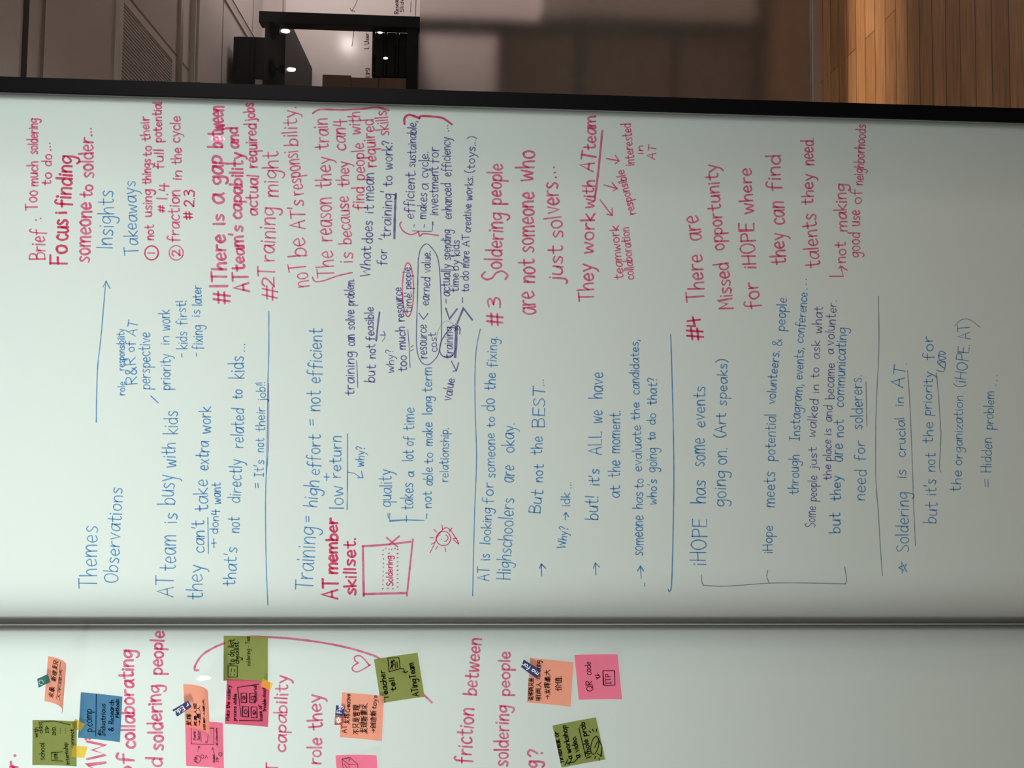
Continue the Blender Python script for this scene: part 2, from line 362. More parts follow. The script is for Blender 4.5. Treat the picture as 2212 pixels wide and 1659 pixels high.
# boxes on the lower shelves, blurred by the frosted pane
low = [(0.98, 1.38, 0.42, 1.30, 'wide brown carton on the shelf below the black boxes, seen through frosted glass'),
       (0.98, 1.372, 1.305, SX1-pw-0.01, 'brown carton beside the shelf post, seen through frosted glass'),
       (0.50, 0.945, 0.42, 1.15, 'brown carton on the second lowest shelf, left of two'),
       (0.50, 0.935, 1.155, SX1-pw-0.01, 'brown carton on the second lowest shelf, right of two'),
       (0.11, 0.465, 0.42, 1.05, 'brown carton on the lowest shelf, left of two'),
       (0.11, 0.455, 1.055, SX1-pw-0.01, 'brown carton on the lowest shelf, right of two')]
for z0, z1, x0, x1, lab in low:
    e = empty('cardboard_box', ((x0+x1)/2, 2.6, z0), lab, 'box', 'brown boxes on the lower shelves')
    box('carton', x0, x1, 2.40, 2.85, z0+0.0005, z1, M['card'], e, 0.003)
    box('packing_tape', x0, x1, 2.60, 2.65, z1+0.0001, z1+0.0006, M['label'], e)
# low grey cabinet to the right of the shelving unit
e = empty('storage_cabinet', (2.6, 2.7, 0), 'low grey cabinet right of the shelving unit, behind frosted glass', 'cabinet')
box('body', SX1+0.04, 3.3, 2.40, 2.95, 0.06, 1.16, M['cab'], e, 0.004)
box('plinth', SX1+0.07, 3.27, 2.43, 2.92, 0.0, 0.06, M['black'], e)
for i in range(2):
    xa = SX1+0.045+i*0.64
    d = box('door', xa, xa+0.63, 2.385, 2.399, 0.07, 1.15, M['cab'], e, 0.002)
    box('handle', xa+(0.57 if i == 0 else 0.04), xa+(0.59 if i == 0 else 0.06), 2.365, 2.385, 0.55, 0.75, M['alu'], d)
# whiteboard on the back wall
wb = empty('wall_whiteboard', (1.9, YW, 1.7), 'white enamel board on the wall behind the shelving unit', 'whiteboard')
zwt = at(618, 10, YW-0.01).z
box('board', 0.4, 3.4, YW-0.018, YW-0.002, 1.0, zwt, M['whiteboard'], wb)
bm = bmesh.new()
bx(bm, 0.385, 3.415, YW-0.022, YW-0.001, zwt, zwt+0.012); bx(bm, 0.385, 3.415, YW-0.022, YW-0.001, 0.985, 1.0)
bx(bm, 0.385, 0.4, YW-0.022, YW-0.001, 1.0, zwt); bx(bm, 3.4, 3.415, YW-0.022, YW-0.001, 1.0, zwt)
done('board_rim', bm, M['alu'], wb)

# ------------------------------------------------------------------ handwriting
G = {}
def glyphs(txt):
    for ln in txt.strip().splitlines():
        k, wd, rest = ln.strip().split(' ', 2)
        st = []
        for s in rest.split(';'):
            s = s.strip(); sharp = s.startswith('_'); s = s.lstrip('_')
            st.append((sharp, [tuple(float(v) for v in p.split(',')) for p in s.split()]))
        G[k] = (float(wd), st)
glyphs('''
a 5 4.8,5.2 3,6 1,5 .3,2.6 1.2,.2 3,.6 4.6,4;_4.8,6 4.7,1 5.2,0
b 4.6 .4,10 .4,5 .3,0;.4,3.6 2,5.8 4.2,4.6 4.2,1.6 2.4,0 .4,.6
c 4.2 4.2,5 2.6,6 .8,4.6 .3,2.4 1.4,.3 3,.1 4.3,1
d 4.8 4.4,4.6 2.6,6 .6,4.4 .4,1.6 2,0 4,1.4;_4.4,10 4.4,0
e 4.6 .5,3 4.2,3.4 3.6,5.4 2.2,6 .6,4.2 .4,2 1.8,.1 4.4,1
f 4.2 4.4,9.2 3,10 1.8,8.4 1.6,4 1.5,-1;_.1,5.4 4,5.7
g 4.8 4.6,5 2.6,6 .6,4.6 .6,2.2 2.2,1.2 4.2,3;4.6,6 4.5,0 3.6,-3.4 1.6,-3.8 .4,-2.6
h 4.6 _.4,10 .4,0;.4,3 2.2,5.8 4,4.8 4.2,0
i 1.2 _.6,5.8 .5,0;_.7,8.2 .8,7.6
j 2.4 2,5.8 2,-1 1.2,-3.4 -.4,-3.2;_2.1,8.2 2.1,7.6
k 4.2 _.4,10 .4,0;_4,6 .6,2.8 4.2,0
l 1.2 _.6,10 .5,0
m 7.4 _.4,6 .4,0;.4,3.6 2,6 3.4,5 3.6,0;3.6,3.6 5.2,6 6.8,5 7,0
n 4.6 _.4,6 .4,0;.4,3.4 2.2,6 4,5 4.2,0
o 4.8 2.6,6 .8,5 .4,2.4 1.8,.1 3.8,.6 4.6,3.2 3.8,5.4 2.4,6
p 4.6 _.5,6 .4,-4;.5,4 2,6 4.2,5 4.2,2 2.4,.4 .5,1.4
q 4.8 4.4,5 2.4,6 .6,4.4 .6,1.6 2.2,.4 4.2,2;_4.4,6 4.4,-4
r 3.8 _.5,6 .5,0;.5,3 1.8,5.4 3.8,5.6
s 4 3.9,5.2 2.2,6 .7,4.8 2,3.3 3.6,2 2.6,.2 .2,.6
t 4 1.8,9.4 1.8,2 2.6,.1 4,.6;_.1,6 3.9,6.3
u 4.6 .4,6 .4,1.6 1.8,0 3.6,1.2 4.2,4;_4.2,6 4.3,0
v 4.4 _.2,6 2.2,0 4.3,6
w 6.6 .2,6 1,.6 1.8,.4 3.2,4.6 4.4,.4 5.2,.8 6.4,6
x 4.4 _.3,6 4.2,0;_4.2,6 .2,0
y 4.6 _.3,6 2.2,1.2;4.5,6 2.8,.8 1.6,-3 .2,-4
z 4.2 _.3,6 4,6 .3,0 4.2,0
A 6.4 _.2,0 3.1,10 6.2,0;_1.4,3.6 5.1,3.8
B 5.6 _.6,10 .6,0;.6,10 4.4,9.6 4.6,6.4 .8,5.2;.8,5.2 5.2,4.6 5,.6 .4,0
C 5.4 5.3,8.4 3.4,10 .8,7.6 .4,3.4 2,.3 5.3,1.2
D 5.8 _.6,10 .6,0;.4,10 4.4,9 5.6,5 4,1 .4,0
E 5 _5,10 .6,10 .6,0 5,0;_.6,5.2 4.4,5.2
F 4.8 _.5,10 .5,0;_.2,9.8 4.9,9.9;_.5,5.2 4,5.4
H 6 _.5,10 .5,0;_5.5,10 5.5,0;_.5,4.9 5.5,5.2
I 3.6 _.2,10 3.4,10;_1.8,10 1.8,0;_.1,0 3.5,0
| 1 _.5,10 .5,0
L 4.6 _.5,10 .5,0 4.6,0
M 7.4 _.4,0 1.2,10 3.7,3.4 6.3,10 7.1,0
N 6 _.5,0 .6,10 5.4,0 5.6,10
O 6.4 3.4,10 1,8.4 .4,4 2.2,.1 4.8,.8 6.2,5 5.2,9 3,10
P 5 _.6,10 .5,-.6;.5,9.6 4.6,9.4 4.8,5.8 .8,4.8
Q 6.4 3.4,10 1,8.4 .4,4 2.2,.1 4.8,.8 6.2,5 5.2,9 3,10;_4,2.6 6.6,-.6
R 5.4 _.6,10 .5,0;.5,9.8 4.8,9.4 4.6,5.8 .8,5;_2,5 5.4,0
S 5 4.9,8.6 3,10 .8,8.4 1.6,6 4,4.4 4.8,1.8 2.4,0 .2,1
T 5.8 _.1,9.8 5.8,10;_3,9.8 2.8,0
U 5.8 .5,10 .6,2 2.8,0 5.2,2 5.4,10
V 5.8 _.2,10 2.9,0 5.7,10
W 8.4 _.2,10 2,0 4.2,7.4 6.2,0 8.3,10
1 1.6 _.8,10 .7,0
2 5 .4,8 2,10 4.4,8.6 3.6,5 .3,.2;_.3,.2 5,.4
3 4.6 .5,9.2 3,10 4.2,7.8 1.6,5.6;1.6,5.6 4.6,4.4 3.8,.6 .2,.4
4 5 _1.2,9 .4,3.6 5.2,4;_3.6,8.4 3.4,-1
. .9 _.4,.5 .5,.1
, 1.2 _.9,.8 .1,-1.8
: 1 _.4,5.4 .5,5;_.4,1.4 .5,.9
! 1 _.6,10 .5,3.4;_.5,.8 .5,.2
? 4 .4,8.2 1.8,10 3.8,8.6 2.6,5.4 1.8,3.4;_1.7,.7 1.8,.1
' .8 _.6,10.4 .2,7.6
" 2 _.6,10.4 .3,7.6;_1.9,10.4 1.6,7.6
( 2.4 2.4,10.8 .6,7.4 .5,2.6 2.2,-1.2
) 2.4 .1,10.8 1.9,7.4 1.9,2.6 .2,-1.2
- 2.8 _.2,3.6 2.7,3.8
# 6.4 _2.2,10 1.2,0;_5,10 4,0;_.2,6.8 6.3,7.1;_0,3 6,3.3
& 6 5.6,0 1.6,6.8 1.6,9.4 3.2,9.8 3.6,7.6 .8,3.6 1,.6 3.2,.1 5.4,4
+ 4.6 _2.3,7 2.3,1.6;_.1,4.2 4.6,4.4
= 5 _.2,5.6 4.8,5.9;_.2,2.6 4.8,2.9
* 5.6 _2.8,8.6 .8,1 5.4,5.8 .2,5.6 4.8,1 2.8,8.6
< 4.6 _4.5,9 .3,4.6 4.4,.6
> 4.6 _.2,9 4.5,4.6 .3,.6
~ 6 _.2,4.6 5.9,4.6;_3.6,7.2 5.9,4.6 3.8,2
发 9 _3,10 1.6,6.4 8.6,6.6;4.6,10 4,6 2.6,2.6 .2,0;_3.4,4.6 7,4.6 3.4,.4;_3.2,3.4 8.6,0;_6.8,9.8 8,8.6
挥 9 _.2,7.4 3,7.6;_1.8,10 1.8,.6 .8,1.2;_.2,3.6 3,5;_3.8,8 3.8,9.4 8.8,9.4 8.6,8;_4.2,6.8 8.4,6.8;_6.4,8.6 4.6,4.4 8.2,4.4;_3.6,2.4 9,2.4;_6.4,6 6.4,-.6
不 9 _.4,9 8.8,9;_5,9 .4,3;_4.6,6.6 4.6,0;_5.4,5.4 8.6,3
只 8 _1.4,9.4 1.4,5 6.8,5 6.8,9.4 1.4,9.4;_2.8,3.6 .6,0;_5,3.6 7.8,0
是 9 _2,9.8 2,6 7,6 7,9.8 2,9.8;_2,7.9 7,7.9;_.6,4.8 8.6,4.8;_4.6,4.8 4.6,.8;_4.6,2.8 7.6,2.8;_2.4,3.4 1.6,1.2 .2,0;_1.6,1.2 8.8,0
管 9 _1.6,10 .4,8;_1.4,9 4,9;_5.6,10 4.6,8.2;_5.4,9 8.6,9;_.6,6 .8,7.2 8.6,7.2 8.2,6;_2.4,5.8 2.4,0;_2.4,5.8 6.8,5.8 6.8,3.8 2.4,3.8;_2.4,2.6 7.2,2.6 7.2,0 2.4,0
理 9 _.2,8.8 3.2,8.8;_.4,5.2 3,5.2;_1.7,8.8 1.7,1.4;_.1,1 3.4,2;_4.2,9.6 4.2,4.8 8.6,4.8 8.6,9.6 4.2,9.6;_4.2,7.2 8.6,7.2;_6.4,9.6 6.4,.2;_4.2,2.6 8.6,2.6;_3.6,.2 9,.2
现 9 _.2,8.8 3.2,8.8;_.4,5.2 3,5.2;_1.7,8.8 1.7,1.4;_.1,1 3.4,2;_4.4,9.6 4.4,3.4;_4.4,9.6 8.2,9.6 8.2,3.4;6.2,8 6,3.4 3.8,0;_6.4,3.4 6.6,.6 9,.4 9,1.8
新 9 _2.2,10 2.6,9;_.2,8.6 4.4,8.6;_1,8 1.4,6.8;_3.6,8 3,6.8;_.2,6.2 4.6,6.2;_.2,4.2 4.4,4.2;_2.3,6.2 2.3,0;_2,3.6 .2,1.4;_2.8,3.4 4.2,2;_8.4,9.8 5.4,8.6 5.2,3 4.2,0;_5.4,6 9,6;_7.4,6 7.4,0
需 9 _1.4,9.8 7.6,9.8;_.4,6.6 .6,8.4 8.6,8.4 8.4,6.6;_4.5,9.8 4.5,5.8;_2,7.4 3.4,7.2;_2,6.2 3.4,6;_5.6,7.4 7,7.2;_5.6,6.2 7,6;_.8,4.8 8.2,4.8;_4.4,4.8 3.8,3.6;_1.4,0 1.4,3.4 7.8,3.4 7.8,0;_3.6,3.4 3.6,.4;_5.6,3.4 5.6,.4
求 9 _.4,7.6 8.6,7.6;_4.5,10 4.5,.4 3.4,1.2;_1.4,6 2.8,4.4;_.4,1.4 4,4;_7.4,6.2 5,4.4;_5,4.2 8.8,.6;_6.6,9.8 7.8,8.8
创 9 _2.8,10 .2,6;_2.8,9.6 5.4,6.4;_1.4,5.6 4,5.6 4,3.2 1.6,3.2;_1.4,5.6 1.4,.6 4.6,.4 4.8,1.6;_6.4,8.6 6.4,2.6;_8.6,10 8.6,.2 7.4,.8
造 9 _4.4,9.8 3.4,7.6;_3.8,8.6 8,8.6;_3.2,6.6 8.8,6.6;_6,10 6,6.6;_4.2,5 4.2,2 7.8,2 7.8,5 4.2,5;_1,9.2 2,8;_.2,6 1.8,6 1.6,2 .2,.6;_1.6,1.4 3,.2 9,0
说 9 _1.2,9.6 2,8.4;_.2,6.4 1.8,6.4 1.8,1 3,2;_4.4,9.8 5.2,8.4;_8,9.8 7,8.4;_4.2,7.6 4.2,4.8 8.2,4.8 8.2,7.6 4.2,7.6;5.2,4.8 4.8,2 3.4,0;_6.6,4.8 6.6,.6 8.8,.6 8.8,2
明 9 _.6,9 .6,2 3.6,2 3.6,9 .6,9;_.6,5.4 3.6,5.4;_5.2,9.6 5,3 4,0;_5.2,9.6 8.4,9.6 8.4,.2 7.4,.8;_5.2,6.8 8.4,6.8;_5.2,4 8.4,4
两 9 _.4,9.4 8.6,9.4;_1,0 1,6.8 8,6.8 8,.2 7,.6;_3.4,9.4 3,4.6 1.6,2;_3,4.4 4.2,3;_5.8,9.4 5.6,4.6 4.6,2;_5.8,4.4 7,3
人 8 4,10 3.6,5 .2,0;_3.8,6 7.8,0
最 9 _2.4,10 2.4,7 6.8,7 6.8,10 2.4,10;_2.4,8.5 6.8,8.5;_.4,6 8.8,6;_1.4,6 1.4,1;_3.8,6 3.8,0;_1.4,4.4 3.8,4.4;_1.4,2.8 3.8,2.8;_.2,.8 4.2,1.6;_4.8,4.2 8,4.2 4.6,0;_5.2,3.4 8.8,0
大 9 _.6,6.6 8.6,6.6;4.6,10 4.4,5.4 .4,0;_4.6,6 8.8,0
价 9 _2.6,10 .2,5.2;_1.6,7.2 1.6,0;_6.2,10 3.2,5.6;_6.2,9.6 9,6;_5.2,5.4 5,2.4 3.8,0;_7.6,5.4 7.6,0
值 9 _2.6,10 .2,5.2;_1.6,7.2 1.6,0;_3.6,8.8 8.8,8.8;_6.2,10 5.8,7.4;_4.4,7.4 4.4,.4;_4.4,7.4 8,7.4 8,.4;_4.4,5.8 8,5.8;_4.4,4.1 8,4.1;_4.4,2.4 8,2.4;_3.2,.2 9,.2
''')

def smooth(pts, k):
    if len(pts) < 3: return pts
    out = []
    for i in range(len(pts)-1):
        p0 = pts[max(i-1, 0)]; p1 = pts[i]; p2 = pts[i+1]; p3 = pts[min(i+2, len(pts)-1)]
        for j in range(k):
            t = j/k
            out.append(tuple(0.5*(2*p1[a]+(p2[a]-p0[a])*t+(2*p0[a]-5*p1[a]+4*p2[a]-p3[a])*t*t+(3*p1[a]-p0[a]-3*p2[a]+p3[a])*t**3) for a in (0, 1)))
    out.append(pts[-1]); return out

def word(text, x0, y0, x1, y1, h):
    """strokes, in photo pixels, of one word written from (x0,y0) to (x1,y1) with capital height h"""
    adv = []; x = 0
    for ch in text:
        if ch == ' ': x += 4; continue
        if ch not in G: continue
        adv.append((ch, x)); x += G[ch][0] + 1.25
    total = max(x-1.25, 0.5)
    ux, uy = x1-x0, y1-y0; ln = math.hypot(ux, uy); ux /= ln; uy /= ln
    vx, vy = uy, -ux
    sx = ln/total; sy = h/10.0
    res = []
    for ch, ox in adv:
        jy = random.uniform(-0.35, 0.35); jr = random.uniform(-0.04, 0.04); js = random.uniform(0.94, 1.07)
        for sharp, pts in G[ch][1]:
            q = []
            for (a, b) in pts:
                a2 = a + b*jr + random.uniform(-.12, .12); b2 = b*js + jy + random.uniform(-.12, .12)
                X = (ox+a2)*sx; Yv = b2*sy
                q.append((x0+ux*X+vx*Yv, y0+uy*X+vy*Yv))
            res.append(q if sharp else smooth(q, 4))
    return res

def ribbons(strokes, width, place, normal_off, step=0.00001):
    """flat ink strips with round ends; place(px,py,off) gives the point on the surface"""
    bm = bmesh.new(); off = normal_off
    for st in strokes:
        off += step
        wd = width
        if isinstance(st, dict): wd = st['w']; st = st['p']
        hw = wd*0.5*random.uniform(0.88, 1.14)
        p = [st[0]]
        for q in st[1:]:
            if math.hypot(q[0]-p[-1][0], q[1]-p[-1][1]) > 0.15: p.append(q)
        if len(p) == 1: p.append((p[0][0], p[0][1]-0.3))
        n = len(p); Ls = []; Rs = []
        for i in range(n):
            a = p[max(i-1, 0)]; b = p[min(i+1, n-1)]
            dx, dy = b[0]-a[0], b[1]-a[1]; l = math.hypot(dx, dy) or 1
            nx, ny = -dy/l, dx/l
            k = hw*(0.86+0.28*random.random()) if 0 < i < n-1 else hw
            if 0 < i < n-1:                                       # keep the width through a corner
                e = (p[i][0]-a[0], p[i][1]-a[1]); le = math.hypot(*e) or 1
                c = abs((e[0]*dx+e[1]*dy)/(le*l)); k /= max(c, 0.55)
            Ls.append((p[i][0]+nx*k, p[i][1]+ny*k)); Rs.append((p[i][0]-nx*k, p[i][1]-ny*k))
        V = lambda q: bm.verts.new(place(q[0], q[1], off))
        lv = [V(q) for q in Ls]; rv = [V(q) for q in Rs]
        for i in range(n-1):
            bm.faces.new((lv[i], rv[i], rv[i+1], lv[i+1]))
        for end, nb, (A, B) in ((0, 1, (lv, rv)), (n-1, n-2, (rv, lv))):
            dx, dy = p[end][0]-p[nb][0], p[end][1]-p[nb][1]; l = math.hypot(dx, dy) or 1; dx /= l; dy /= l
            a0 = Ls[end] if end == 0 else Rs[end]
            sxx, syy = a0[0]-p[end][0], a0[1]-p[end][1]
            cap = []
            for t in (0.25, 0.5, 0.75):
                c, s = math.cos(math.pi*t), math.sin(math.pi*t)
                cap.append(V((p[end][0]+sxx*c+dx*hw*s, p[end][1]+syy*c+dy*hw*s)))
            bm.faces.new([A[end]]+cap+[B[end]])
    return bm

def on_board(px, py, off): 
    q = at(px, py, 0.0); q.y = -off; return q

# ------------------------------------------------------------------ the marker board
XF0 = at(1106, 233, 0).x; XF1 = at(1106, 201, 0).x; XS = at(1106, 1348.5, 0).x
ZB, ZTOP = 0.10, 2.62
board = empty('glass_whiteboard', ((XS+XF0)/2, 0, 0), 'right frosted glass marker board filled with pink and blue handwriting', 'whiteboard')
board2 = empty('glass_whiteboard', (XS-0.6, 0, 0), 'left frosted glass marker board carrying the sticky notes', 'whiteboard')
def pane(x0, x1, parent):
    bm = bmesh.new(); bx(bm, x0, x1, 0.0, 0.005, ZB, ZTOP)
    bmesh.ops.recalc_face_normals(bm, faces=bm.faces)
    for f in bm.faces: f.material_index = 0 if f.normal.y < -0.9 else 1
    return done('glass_pane', bm, [M['film'], M['glass']], parent)
pane(XS+0.0012, XF0+0.004, board); pane(XS-1.25, XS-0.0012, board2)
box('edge_frame', XF0, XF1, -0.004, 0.036, ZB-0.06, ZTOP+0.04, M['frame'], board, 0.001)
box('edge_glint_strip', XF0-0.0011, XF0, -0.0006, 0.0, ZB, ZTOP, M['edge_glint'], board)  # pale strip painted as the highlight along the glass edge
box('back_post', XF0-0.0125, XF0+0.006, 0.0075, 0.10, ZB-0.06, ZTOP+0.04, M['post'], board)
pp = empty('partition_post', (XS, 0.03, 0), 'dark post behind the seam between the two frosted boards', 'post')
box('post', XS-0.0115, XS+0.0140, 0.0050, 0.042, ZB, ZTOP, M['post'], pp)
box('seam_glint_strip', XS-0.0010, XS+0.0010, -0.0012, 0.0050, ZB, ZTOP, M['edge_glint'], pp)  # pale strip standing in for pane edges catching light at the seam
box('foot', XS-0.03, XS+0.03, -0.06, 0.08, 0.0, ZB-0.061, M['frame'], pp, 0.004)
box('foot_stem', XS-0.0012, XS+0.0012, 0.0, 0.04, ZB-0.061, ZB, M['frame'], pp)
box('bottom_rail', XS+0.002, XF0-0.0005, -0.012, 0.011, ZB-0.06, ZB, M['frame'], board, 0.002)
box('bottom_rail', XS-1.25, XS-0.002, -0.012, 0.011, ZB-0.06, ZB, M['frame'], board2, 0.002)
box('top_rail', XS+0.002, XF0-0.0005, -0.012, 0.011, ZTOP, ZTOP+0.04, M['frame'], board, 0.002)
box('top_rail', XS-1.25, XS-0.002, -0.012, 0.011, ZTOP, ZTOP+0.04, M['frame'], board2, 0.002)
for b, x in ((board, XF0-0.04), (board2, XS-1.2)):
    box('foot', x-0.03, x+0.03, -0.06, 0.08, 0.0, ZB-0.06, M['frame'], b, 0.004)

# one entry per written line: colour, stroke width, [(word, x0, y0, x1, y1, cap height), ...]
R = []
def W(col, wd, *words):
    run = [words[0]]
    for q in words[1:]:                                           # a wide gap starts a new phrase
        if math.hypot(q[1]-run[-1][3], q[2]-run[-1][4]) > 21: R.append((col, wd, run)); run = []
        run.append(q)
    R.append((col, wd, run))
# --- right board, upper part
W('pink', 3.4, ('Brief', 97, 561, 98, 497, 33), (':', 91, 473, 90, 470, 26), ('Too', 81, 454, 81, 412, 25), ('much', 82, 402, 82, 349, 22), ('soldering', 81, 333, 82, 257, 22))
W('pink', 3.4, ('to', 109, 401, 112, 374, 20), ('do', 112, 359, 112, 334, 22), ('...', 110, 326, 109, 308, 22))
W('magenta', 5.0, ('Fo', 145, 572, 145, 530, 38), ('cus', 147, 519, 147, 475, 36), ('i', 144, 462, 144, 457, 27), ('finding', 152, 447, 157, 338, 34))
W('pink', 4.4, ('someone', 194, 567, 198, 439, 35), ('to', 199, 427, 200, 400, 26), ('solder', 202, 384, 200, 298, 32), ('...', 199, 294, 198, 277, 22))
W('blue', 2.6, ('|nsights', 243, 537, 246, 412, 35))
W('blue', 2.6, ('Takeaways', 298, 550, 293, 391, 29))
W('pink', 3.4, ('1', 334, 548, 334, 545, 15), ('not', 332, 519, 332, 486, 19), ('using', 328, 468, 327, 410, 22), ('things', 326, 398, 325, 344, 19), ('to', 327, 338, 327, 316, 19), ('their', 325, 304, 321, 252, 20))
W('pink', 3.4, ('#', 356, 459, 356, 444, 15), ('1.4', 361, 432, 363, 397, 22), ('full', 352, 365, 353, 323, 20), ('potential', 350, 307, 349, 221, 19))
W('pink', 3.4, ('2', 389, 553, 388, 540, 17), ('fraction', 387, 523, 388, 411, 25), ('in', 392, 389, 393, 369, 22), ('the', 392, 355, 391, 320, 22), ('cycle', 389, 308, 389, 252, 22))
W('magenta', 3.6, ('#', 416, 473, 415, 456, 18), ('2.3', 419, 447, 421, 413, 22))
W('pink', 5.2, ('#', 497, 656, 497, 630, 34), ('1', 490, 620, 490, 616, 36), ('There', 489, 608, 487, 508, 33), ('is', 485, 485, 484, 463, 28), ('a', 483, 440, 483, 419, 36), ('gap', 480, 398, 480, 338, 34), ('between', 481, 319, 482, 230, 33))
W('pink', 5.0, ('AT', 537, 630, 535, 589, 33), ('team\'s', 529, 584, 525, 488, 28), ('capability', 522, 473, 524, 330, 27), ('and', 515, 320, 514, 276, 25))
W('pink', 3.8, ('actual', 556, 466, 558, 379, 26), ('required', 556, 362, 553, 268, 26), ('jobs', 551, 262, 547, 222, 24))
W('pink', 3.4, ('#', 600, 649, 601, 620, 34), ('2', 592, 621, 592, 600, 27), ('T', 592, 597, 592, 577, 35), ('raining', 593, 565, 595, 449, 35), ('might', 600, 426, 601, 328, 35))
W('pink', 3.2, ('noT', 667, 619, 660, 567, 38), ('be', 663, 553, 659, 513, 40), ('AT\'s', 660, 495, 656, 432, 33), ('responsi', 655, 420, 643, 325, 33), ('bility.', 643, 315, 640, 231, 32))
W('pink', 3.2, ('The', 722, 599, 718, 542, 36), ('reason', 717, 521, 715, 427, 38), ('they', 715, 406, 715, 339, 33), ('train', 710, 322, 707, 256, 32))
W('pink', 3.2, ('is', 762, 567, 761, 545, 30), ('because', 760, 527, 753, 424, 29), ('they', 755, 403, 753, 349, 27), ('can4', 747, 325, 746, 258, 30))
W('pink', 3.2, ('find', 787, 453, 786, 404, 26), ('people', 789, 389, 786, 309, 27), ('with', 779, 290, 778, 242, 27))
W('purple', 2.6, ('What', 799, 598, 801, 533, 22), ('does', 805, 526, 805, 478, 23), ('it', 807, 461, 807, 444, 21), ('mean', 808, 434, 808, 374, 25))
W('pink', 3.2, ('required', 813, 361, 807, 258, 27))
W('pink', 3.0, ('skills', 841, 292, 835, 239, 27))
W('purple', 2.6, ('for', 835, 573, 835, 539, 20), ('\'training\'', 843, 518, 847, 414, 23), ('to', 847, 403, 847, 380, 20), ('work?', 847, 366, 847, 305, 22))
W('purple', 2.5, ('efficient.', 893, 473, 897, 369, 21), ('sustainable,', 897, 361, 900, 262, 19))
W('purple', 2.4, ('makes', 920, 473, 923, 418, 21), ('a', 925, 410, 925, 397, 22), ('cycle.', 925, 384, 925, 329, 21))
W('purple', 2.4, ('investment', 946, 465, 946, 361, 20), ('for', 947, 353, 947, 318, 22))
W('purple', 2.4, ('enhanced', 976, 473, 974, 396, 20), ('efficiency', 974, 381, 972, 297, 20), ('...', 969, 284, 967, 271, 16))
W('purple', 2.5, ('-', 970, 655, 970, 646, 16), ('actually', 971, 640, 972, 571, 20), ('spending', 973, 562, 974, 497, 20))
W('purple', 2.5, ('time', 990, 630, 990, 591, 18), ('by', 991, 584, 991, 562, 18), ('kids', 993, 553, 992, 519, 19))
W('purple', 2.4, ('-', 1004, 655, 1004, 643, 14), ('to', 1012, 631, 1012, 614, 16), ('do', 1012, 606, 1012, 586, 19), ('more', 1013, 578, 1014, 543, 19), ('AT', 1014, 533, 1014, 507, 16), ('creative', 1016, 502, 1018, 442, 17), ('works.', 1019, 433, 1022, 381, 18), ('(toys...)', 1024, 374, 1028, 295, 18))
W('purple', 2.6, ('training', 765, 854, 764, 760, 21), ('can', 767, 747, 766, 723, 21), ('solve', 766, 712, 765, 670, 20), ('problem.', 765, 660, 765, 604, 20))
W('purple', 2.5, ('but', 809, 826, 811, 789, 21), ('not', 811, 774, 810, 744, 19), ('feasible', 808, 735, 806, 664, 19))
W('purple', 2.1, ('why?', 851, 805, 850, 755, 17))
W('purple', 2.7, ('too', 879, 802, 878, 768, 20), ('much', 876, 755, 874, 706, 19), ('resource', 873, 694, 867, 621, 19))
W('purple', 2.3, ('time.', 890, 676, 889, 630, 17), ('people', 889, 624, 887, 578, 17))
W('purple', 2.4, ('resource', 922, 774, 921, 702, 21), ('<', 925, 691, 925, 677, 22), ('earned', 926, 660, 929, 600, 20), ('value.', 930, 589, 930, 543, 20))
W('purple', 2.1, ('cost', 944, 760, 942, 719, 17))
W('purple', 2.4, ('training', 978, 772, 977, 707, 19))
W('purple', 2.6, ('value', 974, 866, 982, 819, 20))
W('pink', 4.2, ('#', 1086, 702, 1086, 676, 34), ('3', 1081, 666, 1081, 644, 28), ('S', 1096, 604, 1094, 584, 55), ('oldering', 1084, 581, 1086, 461, 36), ('people', 1083, 442, 1086, 355, 32))
W('pink', 4.2, ('are', 1158, 678, 1153, 629, 42), ('not', 1153, 611, 1155, 561, 36), ('someone', 1153, 545, 1153, 416, 37), ('who', 1152, 391, 1154, 326, 40))
W('pink', 4.0, ('just', 1213, 610, 1216, 531, 34), ('sol', 1217, 512, 1212, 466, 36), ('vers', 1209, 460, 1205, 394, 40), ('...', 1201, 386, 1197, 360, 26))
W('pink', 4.0, ('They', 1283, 650, 1280, 571, 34), ('work', 1281, 548, 1284, 462, 30), ('with', 1282, 449, 1284, 390, 27), ('AT', 1281, 372, 1288, 330, 29), ('team', 1287, 324, 1286, 251, 27))
W('pink', 2.8, ('teamwork', 1347, 602, 1335, 488, 20))
W('pink', 2.6, ('collaboration', 1370, 603, 1358, 491, 19))
W('pink', 2.9, ('responsible', 1373, 462, 1347, 367, 19))
W('pink', 2.9, ('interested', 1370, 357, 1362, 267, 20))
W('pink', 2.7, ('in', 1389, 333, 1389, 315, 14)); W('pink', 2.7, ('AT', 1414, 345, 1418, 315, 17))
W('magenta', 4.2, ('#', 1519, 733, 1517, 707, 36), ('4', 1510, 705, 1507, 684, 30))
W('pink', 4.0, ('There', 1522, 650, 1517, 550, 36), ('are', 1515, 518, 1508, 465, 38))
W('pink', 3.9, ('Missed', 1584, 667, 1573, 567, 31), ('oppor', 1564, 540, 1558, 460, 30), ('tunity', 1557, 455, 1549, 355, 28))
W('pink', 3.8, ('for', 1642, 665, 1636, 609, 34), ('iHOPE', 1632, 580, 1628, 483, 30), ('where', 1628, 460, 1621, 364, 29))
W('pink', 3.8, ('they', 1697, 571, 1693, 503, 33), ('can', 1693, 485, 1693, 436, 36), ('find', 1685, 412, 1685, 335, 31))
W('pink', 3.3, ('talents', 1771, 576, 1761, 462, 32), ('they', 1756, 442, 1756, 376, 26), ('need.', 1757, 357, 1757, 299, 28))
W('pink', 3.2, ('not', 1826, 568, 1826, 523, 24), ('making', 1829, 500, 1827, 398, 26))
